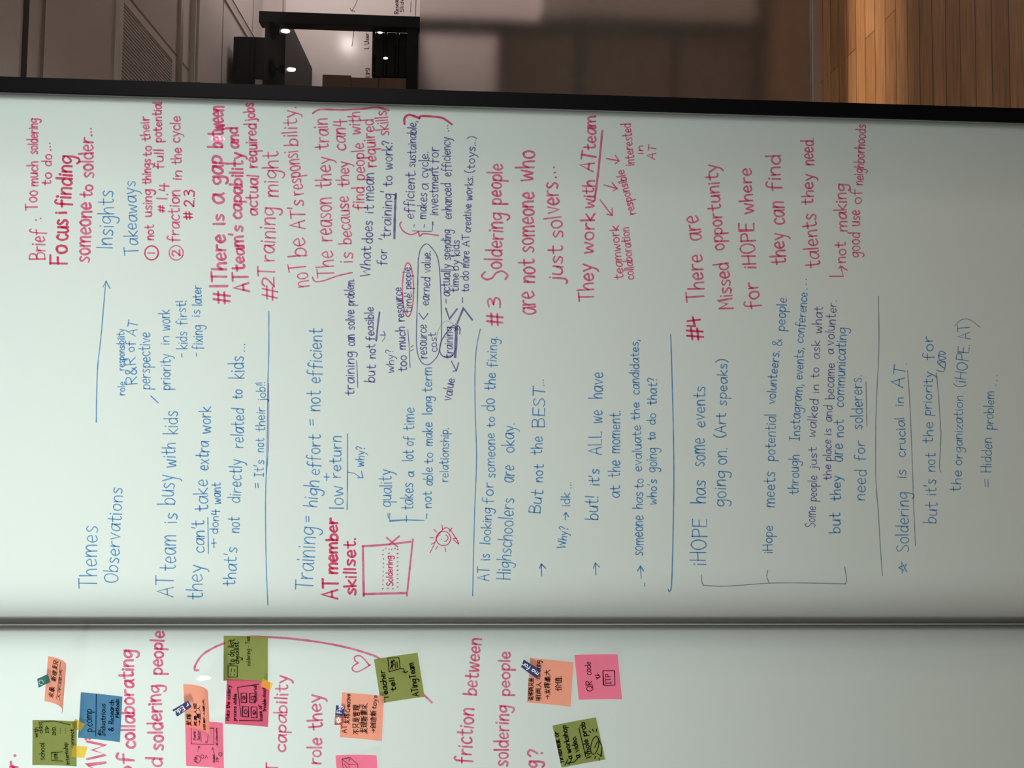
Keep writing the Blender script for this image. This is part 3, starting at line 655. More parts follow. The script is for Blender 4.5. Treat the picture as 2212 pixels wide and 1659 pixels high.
W('pink', 2.7, ('good', 1857, 556, 1857, 503, 24), ('use', 1857, 488, 1857, 455, 24), ('of', 1860, 441, 1860, 409, 22), ('neighborhoods', 1863, 400, 1870, 270, 22))
# --- right board, lower part (blue)
W('blue', 2.6, ('Themes', 209, 1270, 211, 1137, 38))
W('blue', 2.6, ('Observations', 254, 1260, 265, 1054, 30))
W('blue', 2.6, ('AT', 373, 1290, 375, 1244, 36), ('team', 380, 1233, 381, 1156, 37), ('is', 383, 1130, 383, 1109, 33), ('busy', 377, 1090, 377, 1026, 40), ('with', 379, 1009, 379, 957, 30), ('kids', 384, 938, 384, 888, 32))
W('blue', 2.2, ('role', 270, 854, 270, 825, 16), ('responsibility', 269, 800, 269, 711, 16))
W('blue', 2.3, ('R&R', 297, 830, 293, 772, 24), ('of', 291, 760, 290, 737, 19), ('AT', 293, 727, 299, 695, 20))
W('blue', 2.3, ('perspective', 325, 841, 325, 719, 26))
W('blue', 2.3, ('priority', 369, 842, 368, 765, 24), ('in', 366, 745, 366, 726, 20), ('work', 367, 714, 367, 670, 25))
W('blue', 2.3, ('-', 398, 772, 398, 764, 16), ('kids', 404, 754, 404, 717, 23), ('first!', 403, 702, 402, 650, 22))
W('blue', 2.3, ('-', 431, 770, 431, 762, 16), ('fixing', 438, 755, 437, 703, 24), ('is', 432, 684, 432, 670, 20), ('later', 436, 660, 435, 617, 21))
W('blue', 2.6, ('they', 437, 1295, 437, 1220, 36), ('can\'t', 441, 1194, 442, 1125, 28), ('take', 450, 1104, 449, 1036, 30), ('extra', 449, 1016, 452, 954, 27), ('work', 455, 936, 455, 879, 26))
W('blue', 2.5, ('+', 470, 1183, 470, 1163, 20), ('don4', 471, 1153, 473, 1101, 18), ('want', 477, 1089, 477, 1043, 20))
W('blue', 2.5, ('that\'s', 508, 1266, 512, 1183, 26), ('not', 516, 1151, 518, 1118, 24), ('directly', 519, 1086, 523, 993, 27), ('related', 525, 968, 527, 883, 27), ('to', 523, 862, 523, 842, 21), ('kids', 527, 818, 527, 770, 32), ('...', 529, 760, 529, 743, 18))
W('blue', 2.3, ('=', 563, 1054, 563, 1044, 18), ('It\'s', 569, 1030, 570, 994, 20), ('not', 570, 977, 571, 947, 19), ('their', 572, 932, 572, 880, 20), ('job!!', 574, 867, 573, 826, 20))
W('blue', 2.6, ('Training', 675, 1275, 683, 1140, 40), ('=', 672, 1128, 672, 1115, 20), ('high', 685, 1096, 690, 1039, 31), ('effort', 690, 1026, 692, 940, 28), ('=', 682, 919, 682, 906, 20), ('not', 692, 888, 693, 844, 30), ('efficient', 692, 828, 696, 711, 30))
W('blue', 2.5, ('+', 715, 1039, 715, 1023, 22), ('low', 742, 1099, 741, 1049, 31), ('return', 736, 1032, 738, 942, 27))
W('blue', 2.3, ('why?', 786, 1008, 788, 965, 19))
W('magenta', 5.0, ('AT', 730, 1294, 730, 1251, 31), ('member', 729, 1239, 729, 1120, 26))
W('magenta', 4.4, ('skillset.', 768, 1285, 768, 1163, 26))
W('magenta', 2.4, ('Soldering', 849, 1265, 847, 1201, 14))
W('blue', 2.4, ('quality', 845, 1095, 846, 1015, 27))
W('blue', 2.4, ('takes', 892, 1101, 892, 1044, 26), ('a', 894, 1030, 894, 1019, 20), ('lot', 892, 996, 892, 973, 23), ('of', 893, 963, 893, 943, 22), ('time', 895, 929, 895, 881, 24))
W('blue', 2.4, ('not', 932, 1097, 932, 1062, 20), ('able', 934, 1049, 935, 1010, 21), ('to', 935, 1001, 935, 978, 19), ('make', 934, 963, 934, 913, 21), ('long', 933, 895, 933, 857, 20), ('term', 933, 847, 933, 794, 22))
W('blue', 2.3, ('relationship.', 968, 1041, 969, 925, 19))
W('blue', 2.4, ('AT', 1055, 1255, 1056, 1225, 25), ('is', 1058, 1210, 1058, 1197, 22), ('looking', 1059, 1176, 1062, 1098, 21), ('for', 1065, 1087, 1065, 1043, 23), ('someone', 1069, 1032, 1069, 936, 22), ('to', 1068, 923, 1068, 901, 18), ('do', 1069, 888, 1069, 861, 28), ('the', 1070, 843, 1070, 806, 22), ('fixing.', 1072, 793, 1074, 728, 22))
W('blue', 2.4, ('Highschoolers', 1101, 1252, 1111, 1077, 30), ('are', 1110, 1042, 1111, 1006, 31), ('okay.', 1110, 978, 1111, 915, 28))
W('blue', 2.4, ('But', 1166, 1110, 1173, 1060, 25), ('not', 1172, 1042, 1174, 1004, 22), ('the', 1171, 982, 1171, 943, 24), ('BEST', 1175, 924, 1178, 836, 25), ('...', 1175, 834, 1174, 820, 18))
W('blue', 2.5, ('Why?', 1221, 1185, 1227, 1139, 18), ('idk', 1231, 1094, 1231, 1065, 19), ('...', 1234, 1055, 1233, 1042, 16))
W('blue', 2.5, ('but!', 1291, 1123, 1293, 1073, 28), ('it\'s', 1294, 1049, 1294, 1014, 22), ('ALL', 1299, 983, 1299, 933, 28), ('we', 1300, 914, 1300, 887, 27), ('have', 1301, 861, 1302, 805, 28))
W('blue', 2.4, ('at', 1338, 1075, 1338, 1049, 23), ('the', 1339, 1031, 1339, 995, 25), ('moment.', 1339, 979, 1340, 888, 25))
W('blue', 2.4, ('someone', 1389, 1200, 1389, 1114, 25), ('has', 1388, 1099, 1388, 1063, 21), ('to', 1389, 1055, 1389, 1034, 19), ('evaluate', 1386, 1018, 1384, 919, 20), ('the', 1381, 907, 1381, 870, 19), ('candidates,', 1381, 852, 1379, 734, 20))
W('blue', 2.4, ('who\'s', 1418, 1090, 1418, 1036, 19), ('going', 1418, 1020, 1418, 968, 24), ('to', 1415, 950, 1415, 934, 17), ('do', 1416, 917, 1416, 893, 18), ('that?', 1418, 875, 1418, 816, 20))
W('blue', 2.6, ('iHOPE', 1524, 1221, 1525, 1122, 32), ('has', 1524, 1087, 1524, 1038, 31), ('some', 1522, 1008, 1522, 947, 32), ('events', 1523, 923, 1523, 835, 27))
W('blue', 2.5, ('going', 1568, 1094, 1568, 1018, 29), ('on.', 1570, 1004, 1570, 968, 29), ('(Art', 1566, 945, 1567, 893, 22), ('speaks)', 1570, 876, 1571, 776, 22))
W('blue', 2.4, ('iHope', 1668, 1195, 1669, 1136, 21), ('meets', 1672, 1096, 1674, 1020, 25), ('potential', 1673, 996, 1676, 895, 23), ('volunteers.', 1674, 873, 1683, 759, 20), ('&', 1688, 748, 1688, 732, 20), ('people', 1694, 715, 1699, 644, 21))
W('blue', 2.3, ('through', 1724, 1068, 1726, 983, 22), ('Instagram,', 1726, 952, 1733, 831, 21), ('events,', 1733, 820, 1736, 752, 20), ('conference', 1735, 741, 1744, 633, 20), ('...', 1743, 627, 1741, 602, 18))
W('purple', 2.0, ('Some', 1761, 1139, 1761, 1094, 21), ('people', 1764, 1083, 1764, 1028, 19), ('just', 1764, 1014, 1764, 966, 18), ('walked', 1761, 945, 1768, 863, 20), ('in', 1768, 849, 1768, 831, 17), ('to', 1769, 817, 1769, 794, 18), ('ask', 1770, 776, 1771, 737, 19), ('what', 1774, 720, 1777, 663, 20))
W('purple', 2.0, ('the', 1795, 1037, 1795, 1004, 18), ('place', 1795, 996, 1795, 950, 18), ('is', 1795, 940, 1795, 926, 17), ('and', 1796, 911, 1797, 876, 19), ('became', 1801, 862, 1802, 785, 20), ('a', 1800, 765, 1800, 754, 18), ('volunter.', 1800, 746, 1807, 650, 21))
W('blue', 2.5, ('but', 1815, 1151, 1815, 1108, 24), ('they', 1816, 1082, 1816, 1028, 22), ('are', 1820, 997, 1820, 959, 26), ('not', 1822, 944, 1822, 907, 21), ('communicating', 1822, 880, 1828, 709, 22))
W('blue', 2.3, ('need', 1869, 1081, 1871, 1015, 27), ('for', 1867, 996, 1867, 953, 24), ('solderers.', 1863, 927, 1861, 811, 25))
W('blue', 2.3, ('*', 1961, 1240, 1960, 1214, 22), ('Soldering', 1962, 1192, 1962, 1064, 28), ('is', 1957, 1033, 1957, 1015, 22), ('crucial', 1956, 987, 1953, 902, 21), ('in', 1951, 877, 1951, 859, 18), ('AT.', 1951, 838, 1958, 785, 26))
W('blue', 2.2, ('but', 2022, 1131, 2024, 1086, 28), ('it\'s', 2021, 1070, 2022, 1036, 25), ('not', 2020, 1019, 2020, 979, 22), ('the', 2015, 958, 2015, 912, 23), ('priority', 2011, 898, 2014, 804, 20), ('for', 2015, 777, 2015, 726, 23))
W('blue', 2.0, ('the', 2075, 1062, 2077, 1017, 23), ('organization', 2078, 1005, 2080, 855, 20), ('(iHOPE.', 2084, 837, 2094, 745, 24), ('AT', 2095, 733, 2093, 700, 26))
W('blue', 2.0, ('=', 2141, 1053, 2141, 1035, 22), ('Hidden', 2141, 1021, 2142, 946, 22), ('problem', 2145, 928, 2147, 846, 21), ('...', 2151, 834, 2154, 809, 20))
NR = len(R)
# --- left board
W('pink', 5.4, ('r', 37, 1659, 37, 1646, 24), ('.', 33, 1634, 33, 1630, 20))
W('pink', 5.4, ('HMW', 229, 1714, 229, 1600, 38), (':', 196, 1598, 196, 1593, 20))
W('pink', 5.0, ('of', 285, 1680, 286, 1628, 32), ('collaborating', 292, 1616, 287, 1405, 30))
W('pink', 4.8, ('and', 352, 1704, 351, 1637, 34), ('soldering', 353, 1620, 347, 1480, 32), ('people', 351, 1457, 354, 1364, 29))
W('pink', 3.8, ('T', 600, 1668, 600, 1648, 24), ('capability', 617, 1624, 622, 1459, 27))
W('pink', 4.0, ('role', 693, 1651, 695, 1595, 29), ('they', 697, 1575, 693, 1500, 31))
W('pink', 4.0, ('friction', 1016, 1649, 1024, 1531, 34), ('between', 1029, 1502, 1040, 1380, 30))
W('pink', 4.0, ('soldering', 1096, 1655, 1099, 1525, 31), ('people', 1101, 1503, 1102, 1408, 26))
W('pink', 4.2, ('g', 1162, 1658, 1162, 1644, 32), ('?', 1172, 1634, 1172, 1618, 30))
NAMES = {'pink': 'pink', 'magenta': 'bright pink', 'blue': 'blue', 'purple': 'purple', 'grey': 'grey'}
for i, (col, wd, words) in enumerate(R):
    par = board if i < NR else board2
    st = []
    for (t, x0, y0, x1, y1, h) in words: st += word(t, x0, y0, x1, y1, h)
    bm = ribbons(st, wd, on_board, 0.0004)
    o = done(('pink' if col == 'magenta' else col) + '_handwritten_text', bm, INK[col], par)
    said = ' '.join(q[0] for q in words if not any(b in q[0].lower() for b in ('ihope', 'instagram', '(ihope')))
    o['label'] = '%s marker writing: %s' % (NAMES[col], said)

# --- rules, arrows, loops and doodles on the boards
def ell(cx, cy, rx, ry, n=26, a0=0.3, tilt=0.0, turn=2*math.pi+0.35):
    out = []
    for i in range(n+1):
        a = a0 + turn*i/n; x = rx*math.cos(a); y = ry*math.sin(a)
        out.append((cx+x*math.cos(tilt)-y*math.sin(tilt), cy+x*math.sin(tilt)+y*math.cos(tilt)))
    return out
def D(name, col, wd, label, *strokes, sm=True, par=None):
    st = [smooth(list(s), 6) if (sm and len(s) > 2) else list(s) for s in strokes]
    o = done(name, ribbons(st, wd, on_board, 0.0009), INK[col], par or board)
    o['label'] = label; return o
D('drawn_arrow', 'blue', 2.4, 'long blue arrow under the heading', [(208.5, 912), (211, 801), (218.6, 729), (229, 608)])
D('drawn_arrow', 'blue', 2.4, 'head of the long blue arrow', [(223.4, 620), (229.5, 607), (238, 623)], sm=False)
D('drawn_circle', 'magenta', 3.0, 'pink ring round the number one', ell(328, 546.5, 14.5, 15))
D('drawn_circle', 'pink', 2.6, 'pink ring round the number two', ell(381, 546.5, 15, 15.5))
D('drawn_bracket', 'pink', 3.2, 'pink bracket before The reason', [(675, 599), (681, 608), (698, 607), (730, 596), (761, 589)])
D('drawn_bracket', 'pink', 4.0, 'long pink bracket along the board edge', [(676, 245), (693, 237), (741, 238), (790, 235), (814, 232), (840, 239)])
D('underline', 'purple', 5.0, 'thick purple underline', [(852, 515), (853, 467), (855, 419)])
D('drawn_bracket', 'pink', 3.6, 'pink brace left of efficient', [(867, 480), (864, 487), (873, 501), (889, 507), (904, 501)], [(904, 501), (907, 510), (916, 505), (947, 509)])
D('drawn_bracket', 'purple', 1.9, 'purple list bracket', [(891, 499), (928, 500), (934, 497), (934, 480)], [(894, 491), (895, 485)], [(916, 492), (917, 485)], [(936, 486), (935, 479)])
D('drawn_bracket', 'magenta', 4.6, 'pink brace after sustainable', [(874, 268), (874, 256), (882, 249), (894, 251), (906, 256)], [(906, 256), (912, 251), (950, 254), (964, 260), (976, 269)])
D('underline', 'purple', 1.9, 'purple underline below training', [(770.5, 779), (772, 806), (773, 837)])
D('underline', 'purple', 4.2, 'thick purple underline below feasible', [(813, 736), (816, 705), (820, 675)])
D('drawn_arrow', 'purple', 2.0, 'small purple arrow to why', [(821, 724), (832, 724)], [(832, 722), (831, 731), (826, 737)], [(832, 722), (829, 716)], sm=False)
D('underline', 'purple', 1.9, 'purple underline below too much', [(886, 794), (884, 750), (881, 712)], [(887, 758), (893, 755)], [(888, 750), (893, 746)], [(873, 641), (879, 640)], [(873, 634), (879, 633)])
D('drawn_circle', 'pink', 2.6, 'pink loop round time and people', ell(881.5, 626, 12, 58, 34, 1.2))
D('drawn_loop', 'purple', 2.2, 'long purple loop round the resource line', [(903.7, 560), (909, 538), (921, 527), (933, 536), (945, 556), (950, 590), (953, 656), (954, 719), (951, 750), (945, 769), (932, 784), (920, 788), (908, 779), (900.5, 753), (900, 705), (902, 640), (902.5, 608), (903.7, 558)])
D('drawn_loop', 'purple', 2.4, 'purple loop round training', [(990, 712), (980, 703), (968, 714), (955, 734), (949.6, 753), (954, 767), (966, 773), (978, 768), (985, 752)], [(984, 700), (993, 708), (993, 722)])
D('drawn_loop', 'purple', 0.9, 'thin purple scribble round training', [(949, 762), (943, 748), (942, 735), (949, 709), (963, 694), (978, 700), (987, 714)])
D('underline', 'purple', 6.5, 'thick purple bar below training', [(986, 706), (985, 738), (983, 771)])
D('drawn_arrow', 'purple', 3.8, 'thick purple less-than mark', [(963, 666), (971, 689), (987, 668)], sm=False)
D('drawn_arrow', 'purple', 3.8, 'thick purple greater-than mark', [(988, 698), (1001, 666), (1020, 691)], sm=False)
D('drawn_arrow', 'purple', 2.4, 'purple arrow to value', [(975, 780), (985.6, 801)], [(990.5, 784), (986, 801), (979, 802)], sm=False)
D('underline', 'pink', 5.2, 'thick pink underline below with AT team', [(1284.5, 433), (1288, 405), (1293, 364), (1301, 283)])
D('drawn_arrow', 'pink', 3.2, 'pink arrow to teamwork', [(1296, 432), (1322, 466)], [(1322, 450), (1322, 466), (1311, 463)], sm=False)
D('drawn_arrow', 'pink', 2.8, 'pink arrow to responsible', [(1305, 400), (1333, 408)], [(1322, 395), (1333, 408), (1324, 413)], sm=False)
D('drawn_arrow', 'pink', 2.8, 'pink arrow to interested', [(1310, 343), (1337, 348)], [(1329, 336), (1337, 348), (1329, 354)], sm=False)
D('drawn_arrow', 'pink', 3.0, 'pink hooked arrow to not making', [(1792, 597), (1821, 597), (1816, 578)], [(1811, 580), (1815, 575), (1830, 584)], sm=False)
D('underline', 'blue', 2.5, 'blue underline below can\'t', [(450.6, 1195), (450, 1150), (449.4, 1118)])
D('drawn_stroke', 'blue', 2.6, 'short blue slash', [(326, 855), (342, 870)])
D('drawn_rule', 'blue', 2.1, 'blue rule below the first section', [(579, 1307), (575, 1204), (574, 1077), (577, 980), (578, 900), (579, 827), (581, 760), (581, 673)])
D('drawn_rule', 'purple', 1.5, 'thin purple line beside the blue rule', [(575.5, 1026), (578, 1000), (580.5, 960), (581, 900), (580.5, 828)])
D('underline', 'blue', 2.3, 'blue underline below low return', [(750, 1101), (751, 1020), (751, 937)])
D('drawn_arrow', 'blue', 2.3, 'blue hooked arrow to why', [(751, 1020), (765, 1022), (778, 1031)], [(773, 1032), (784, 1032), (781, 1018)], sm=False)
D('drawn_box', 'pink', 4.4, 'pink hand-drawn box', [(784, 1180), (786, 1287)], [(786, 1283), (877, 1281)], [(879, 1287), (892, 1165)], [(784, 1180), (840, 1176), (887, 1170)], sm=False)
D('drawn_cross', 'pink', 3.6, 'pink cross on the box edge', [(835, 1161), (859, 1181)], [(863, 1158), (841, 1176)], sm=False)
dots = [[(826+0.4*k % 3, 1272-k*9.2), (828, 1271-k*9.2)] for k in range(10)] + [[(858, 1268-k*9), (860, 1267-k*9)] for k in range(10)] + [[(837, 1271), (839, 1271)], [(848, 1272), (850, 1271)], [(833, 1184), (834, 1184)], [(840, 1186), (841, 1186)], [(846, 1187), (847, 1186)], [(839, 1195), (842, 1195)], [(853, 1185), (854, 1184)]]
D('drawn_dots', 'magenta', 2.3, 'pink dotted outline round soldering', *dots, sm=False)
D('drawn_bracket', 'blue', 2.3, 'blue list bracket', [(842, 1109), (842, 1125), (878, 1123), (916, 1124)], [(878, 1127), (878, 1114)], [(921, 1120), (922, 1110)], [(839, 1119), (838, 1109)], sm=False)
sun = [ell(958, 1163, 15.5, 15.5), ell(960, 1162, 8, 7, 10, -1.2, 0, 2.8)] + [[(950, 1157), (951, 1156)], [(953, 1165), (954, 1165)]]
for a in (2.2, 2.7, 3.2, 3.9, 4.6, 5.4, 0.0, 1.4): sun.append([(958+20*math.cos(a), 1163+20*math.sin(a)), (958+29*math.cos(a), 1163+29*math.sin(a))])
sun.append([(929, 1194), (937, 1178), (946, 1157), (962, 1140), (975, 1148), (991, 1174), (980, 1166)])
D('drawn_sun', 'magenta', 1.9, 'small pink smiling sun doodle', *sun)
D('drawn_rule', 'blue', 2.4, 'blue rule above AT is looking', [(1037.5, 711), (1029, 754), (1026, 808), (1026.7, 895), (1029.5, 982), (1027, 1060), (1024.5, 1132), (1021, 1287)])
D('drawn_rule', 'blue', 2.3, 'blue rule above the events line', [(1448.6, 723), (1451, 800), (1453, 874), (1455, 980), (1455, 1080), (1451, 1251), (1446, 1277), (1443, 1273)])
D('drawn_rule', 'grey', 2.2, 'grey blue rule above the last section', [(1897, 640), (1898, 750), (1893, 860), (1891, 940), (1891.5, 1038), (1897, 1110), (1901, 1180), (1905.6, 1243)])
for nm, a, hd in (('But not', [(1170, 1244), (1169, 1219)], [(1165.5, 1227), (1169, 1218), (1178.5, 1227)]), ('idk', [(1221, 1123), (1222, 1108)], [(1217.5, 1113), (1222, 1107), (1228.5, 1116)]),
                  ('but it\'s all', [(1287, 1242), (1286, 1216)], [(1281.6, 1227), (1286, 1216), (1295, 1225)]), ('someone has to', [(1385, 1249), (1383, 1223)], [(1377, 1233), (1383, 1223), (1390, 1233)])):
    D('drawn_arrow', 'blue', 2.5, 'short blue arrow before %s' % nm, a, hd, sm=False)
D('drawn_stroke', 'blue', 2.4, 'short blue dash', [(1392, 1266), (1392, 1259)])
D('drawn_bracket', 'grey', 2.2, 'long grey bracket before the events paragraph', [(1515, 1241.6), (1516, 1258), (1519, 1264)], [(1519, 1264), (1570, 1266), (1679, 1259), (1826, 1261)], [(1826, 1261), (1828, 1250), (1824, 1225)], [(1661, 1258), (1656, 1246), (1658, 1232)])
D('underline', 'grey', 2.2, 'underline below solderers', [(1872, 920), (1871, 870), (1870, 825)])
D('underline', 'grey', 2.2, 'underline below soldering is crucial', [(1960, 800), (1964, 859), (1968, 945), (1971, 1027), (1973, 1092), (1977, 1179)])
D('underline', 'grey', 2.2, 'underline below not the priority', [(2031.5, 1020), (2029, 1005), (2032, 940), (2031, 924), (2027, 859), (2022, 806)])
D('drawn_scribble', 'blue', 2.0, 'blue scribbled-out word', [(2023, 800), (2038, 802), (2041, 782), (2028, 786), (2040, 796), (2024, 782), (2043, 774), (2026, 768), (2042, 764), (2030, 759), (2028, 776), (2042, 784)])
D('drawn_bracket', 'grey', 2.0, 'big closing bracket after AT', [(2062, 704), (2074, 692), (2086, 689), (2100, 694), (2116, 707)])
# left board doodles
D('drawn_arc', 'pink', 4.0, 'long pink arc from above the first note to the green notes', [(429, 1447.5), (421, 1446.5), (423.6, 1434), (438, 1414), (460, 1400), (483, 1390), (530, 1376), (582, 1376), (636, 1380), (697, 1388), (752, 1399), (793, 1411), (818, 1421), (870, 1455), (905, 1490), (933, 1517)], par=board2)
D('drawn_heart', 'pink', 3.0, 'pink heart outline', [(798, 1437), (791, 1428), (781, 1418), (772, 1416), (766, 1420), (767.5, 1427), (774, 1432)], [(774, 1432), (765, 1437), (761, 1444), (766, 1450), (775, 1450), (787, 1444), (800, 1436)], par=board2)

# ------------------------------------------------------------------ sticky notes
def note(kind, tl, tr, bl, label, writing, theta=(0, 8), base=0.0009, pen='pen', group='sticky notes on the left board'):
    """tl, tr, bl: corners as one reads the note; theta: how far the sheet turns off the glass from its top to its bottom edge"""
    A, B, C = (at(*q, 0.0) for q in (tl, tr, bl))
    eu, ev = B-A, C-A; lv = ev.length; evn = ev/lv
    N = 14; prof = [(0.0, 0.0)]
    for i in range(N):
        a = math.radians(theta[0]+(theta[1]-theta[0])*(i+0.5)/N)
        prof.append((prof[-1][0]+math.cos(a)*lv/N, prof[-1][1]+math.sin(a)*lv/N))
    def P(u, v, off=0.0):
        k = min(max(v, 0)*N, N-1e-6); i = int(k); t = k-i
        dn = prof[i][0]+(prof[i+1][0]-prof[i][0])*t; ou = prof[i][1]+(prof[i+1][1]-prof[i][1])*t
        q = A + eu*u + evn*dn; q.y = -(base+ou+off); return q
    e = empty('sticky_note', A, label, 'sticky note', group)
    bm = bmesh.new(); g = [[bm.verts.new(P(u/6, v/N)) for u in range(7)] for v in range(N+1)]
    for v in range(N):
        for u in range(6): bm.faces.new((g[v][u], g[v+1][u], g[v+1][u+1], g[v][u+1]))
    done('paper', bm, PAPER[kind], e, smooth=True)
    tlv, trv, blv = Vector(tl), Vector(tr), Vector(bl)
    a, b = trv-tlv, blv-tlv; det = a.x*b.y-a.y*b.x
    def place(px, py, off):
        d = Vector((px, py))-tlv
        return P((d.x*b.y-d.y*b.x)/det, (a.x*d.y-a.y*d.x)/det, off)
    by = {}
    for it in writing:
        k = it[0]; by.setdefault(k, [])
        for s in it[2]:
            by[k].append({'w': it[1], 'p': s})
    for k, sts in by.items():
        o = done('handwriting', ribbons(sts, 1.5, place, 0.00035, 0.000004), INK[k], e)
        o['label'] = 'faint pen writing' if k == 'thinpen' else 'black pen writing'
    return e
def T(pen, wd, *ws):
    st = []
    for q in ws: st += word(*q)
    return (pen, wd, st)
def Q(pen, wd, *strokes): return (pen, wd, [list(s) for s in strokes])
def rect(x0, y0, x1, y1): return [(x0, y0), (x1, y0), (x1, y1), (x0, y1), (x0, y0)]
note('green', (70.5, 1652), (71, 1555), (170, 1652), 'olive green note about school, below the blue note', [
    T('pen', 1.3, ('with', 82, 1592, 83, 1571, 8), ('class', 93, 1583, 92, 1558, 10), ('school.', 97, 1641, 97, 1602, 11), ('ITP', 107, 1582, 107, 1569, 7), ('2ND.', 122, 1587, 122, 1568, 7),
      ('...', 133, 1582, 133, 1571, 6), ('...', 145, 1582, 145, 1571, 6), ('LIVE', 126, 1638, 126, 1626, 7), ('internship', 154, 1648, 148, 1602, 9), ('connect', 164, 1613, 163, 1572, 8)),
    Q('pen', 1.2, [(140, 1642), (113, 1641), (112, 1625), (138, 1622)], [(92, 1559), (104, 1557), (120, 1556), (140, 1560), (156, 1563)])])
note('blue', (169.6, 1592.8), (175.4, 1494.7), (263, 1600), 'blue note reading P.comp, overlapping the word collaborating', [
    T('pen', 1.5, ('p.comp', 201, 1580, 199, 1531, 17), ('ex.', 219, 1586, 219, 1573, 9), ('Industrious', 229, 1588, 230, 1519, 11), ('&', 248, 1577, 248, 1569, 11), ('Research', 249, 1562, 249, 1510, 11), ('Methods', 261, 1547, 261, 1508, 9)),
    Q('pen', 1.4, [(209.5, 1498), (208.5, 1589)])], base=0.0012)
note('salmon', (96.7, 1514), (104.6, 1417), (193, 1522), 'salmon note curling off the glass, near the top corner under teal tape', [
    T('pen', 1.5, ('求最', 122, 1506, 124, 1482, 14), ('新理', 127, 1470, 130, 1448, 14), ('发只:', 130, 1445, 134, 1424, 14), ('人不现大', 146, 1506, 152, 1440, 11)),
    Q('pen', 1.5, [(132, 1505), (142, 1425)])], theta=(8, 74), base=0.0012)
note('pink', (402.5, 1654), (400.5, 1555), (487, 1657), 'pink note with a small flow sketch, below a curled salmon note', [
    T('thinpen', 1.1, ('MA', 427, 1645, 427, 1634, 8), ('Maria', 424, 1598, 423, 1580, 6), ('Senior', 433, 1598, 432, 1578, 6), ('student', 466, 1645, 466, 1628, 5), ('ITP', 474, 1643, 474, 1633, 5), ('HC collaborative', 473, 1607, 472, 1570, 4)),
    Q('thinpen', 1.1, rect(414, 1606, 464, 1571), [(428, 1623), (431, 1612)], [(428, 1614), (431, 1611), (433, 1615)], [(466, 1628), (461, 1614)], [(459, 1618), (461, 1613), (465, 1616)],
      ell(428, 1639, 6, 8, 14), ell(438, 1633, 3.5, 4, 10), ell(479, 1626, 4, 4, 10), [(444, 1637), (447, 1630), (450, 1636)], [(436, 1600), (434, 1580)], [(450, 1600), (452, 1578)], ell(447, 1601, 1.8, 1.8, 8))], theta=(0, 10), pen='thinpen')
note('salmon', (401, 1571), (397, 1477), (495, 1567), 'salmon note curling off the glass over the pink flow sketch note', [
    T('pen', 1.5, ('发挥', 417, 1566, 416, 1540, 12), ('只是人现工', 432, 1564, 431, 1516, 8), ('~是人', 444, 1560, 443, 1518, 10), ('现新~理大', 462, 1566, 460, 1500, 9))], theta=(8, 66), base=0.0020)
note('green', (483, 1470), (483.5, 1373), (581, 1470), 'olive green note reading to do list, topmost of the two joined notes', [
    T('pen', 1.5, ('to do list', 507, 1436, 506, 1381, 13), ('checklist.', 517, 1433, 516, 1385, 11)), T('thinpen', 1.3, ('soldering - Tea', 542, 1438, 541, 1375, 9)),
    Q('pen', 1.5, rect(493, 1462, 513, 1438), [(499, 1457), (499, 1455)], [(500, 1450), (501, 1444)], [(507, 1458), (507, 1456)], [(507, 1451), (508, 1445)], [(521, 1425), (525, 1421)], [(519, 1420), (525, 1421), (524, 1426)])])
note('rose', (486.5, 1563), (491, 1466), (581.5, 1567), 'dark pink note with four small boxed icons, hanging under the green to do list', [
    T('pen', 1.3, ('Make the soldery', 496, 1556, 499, 1480, 8), ('process visible', 511, 1556, 512, 1498, 8), ('tutorial', 557, 1514, 556, 1479, 8), ('case of', 569, 1552, 568, 1521, 8), ('trouble-shoot', 577, 1534, 577, 1483, 8)),
    Q('pen', 1.4, [(522, 1546), (518, 1515), (514, 1484), (537, 1480), (561, 1476)], [(518, 1555), (570, 1554)], rect(522, 1516, 534, 1496), rect(541, 1516, 553, 1496), rect(525, 1547, 538, 1525), rect(544, 1548, 557, 1525),
      ell(528, 1506, 3, 4, 10), ell(547, 1506, 3, 4, 10), ell(532, 1536, 3.5, 4.5, 10), ell(551, 1537, 3.5, 4.5, 10), [(527, 1504), (530, 1507)], [(550, 1540), (553, 1536)])], base=0.0016)
note('salmon', (734, 1592), (739, 1495), (826, 1598), 'salmon note with a printed tape corner, half under a tilted green note', [
    T('pen', 1.4, ('AT', 749, 1583, 749, 1566, 11), ('发挥', 755, 1564, 756, 1541, 13), ('Creative', 756, 1538, 757, 1499, 9), ('不只是管理.', 776, 1585, 777, 1520, 14), ('发现新需求.', 794, 1583, 795, 1517, 15), ('~创造新', 813, 1581, 814, 1533, 13), ('toys', 813, 1530, 816, 1500, 10))])
note('green', (823, 1518.6), (808, 1423.6), (918, 1502), 'tilted olive green note reading Teacher tell, beside the pink heart', [
    T('pen', 2.1, ('Teacher', 840, 1509, 831, 1447, 12), ('tell', 856, 1491, 851, 1462, 11), ('ATing', 905, 1501, 900, 1464, 14), ('Team', 899, 1461, 894, 1429, 14)),
    Q('pen', 1.9, [(841, 1450), (838, 1421), (862, 1419), (865, 1443), (841, 1450)], [(863, 1443), (872, 1443), (876, 1451)], [(871, 1449), (877, 1452), (881, 1448)], [(844, 1444), (850, 1424)], [(848, 1444), (846, 1426)], [(846, 1440), (851, 1434), (845, 1430), (851, 1426)], [(855, 1442), (853, 1425)], [(859, 1440), (858, 1428)])], base=0.0016)
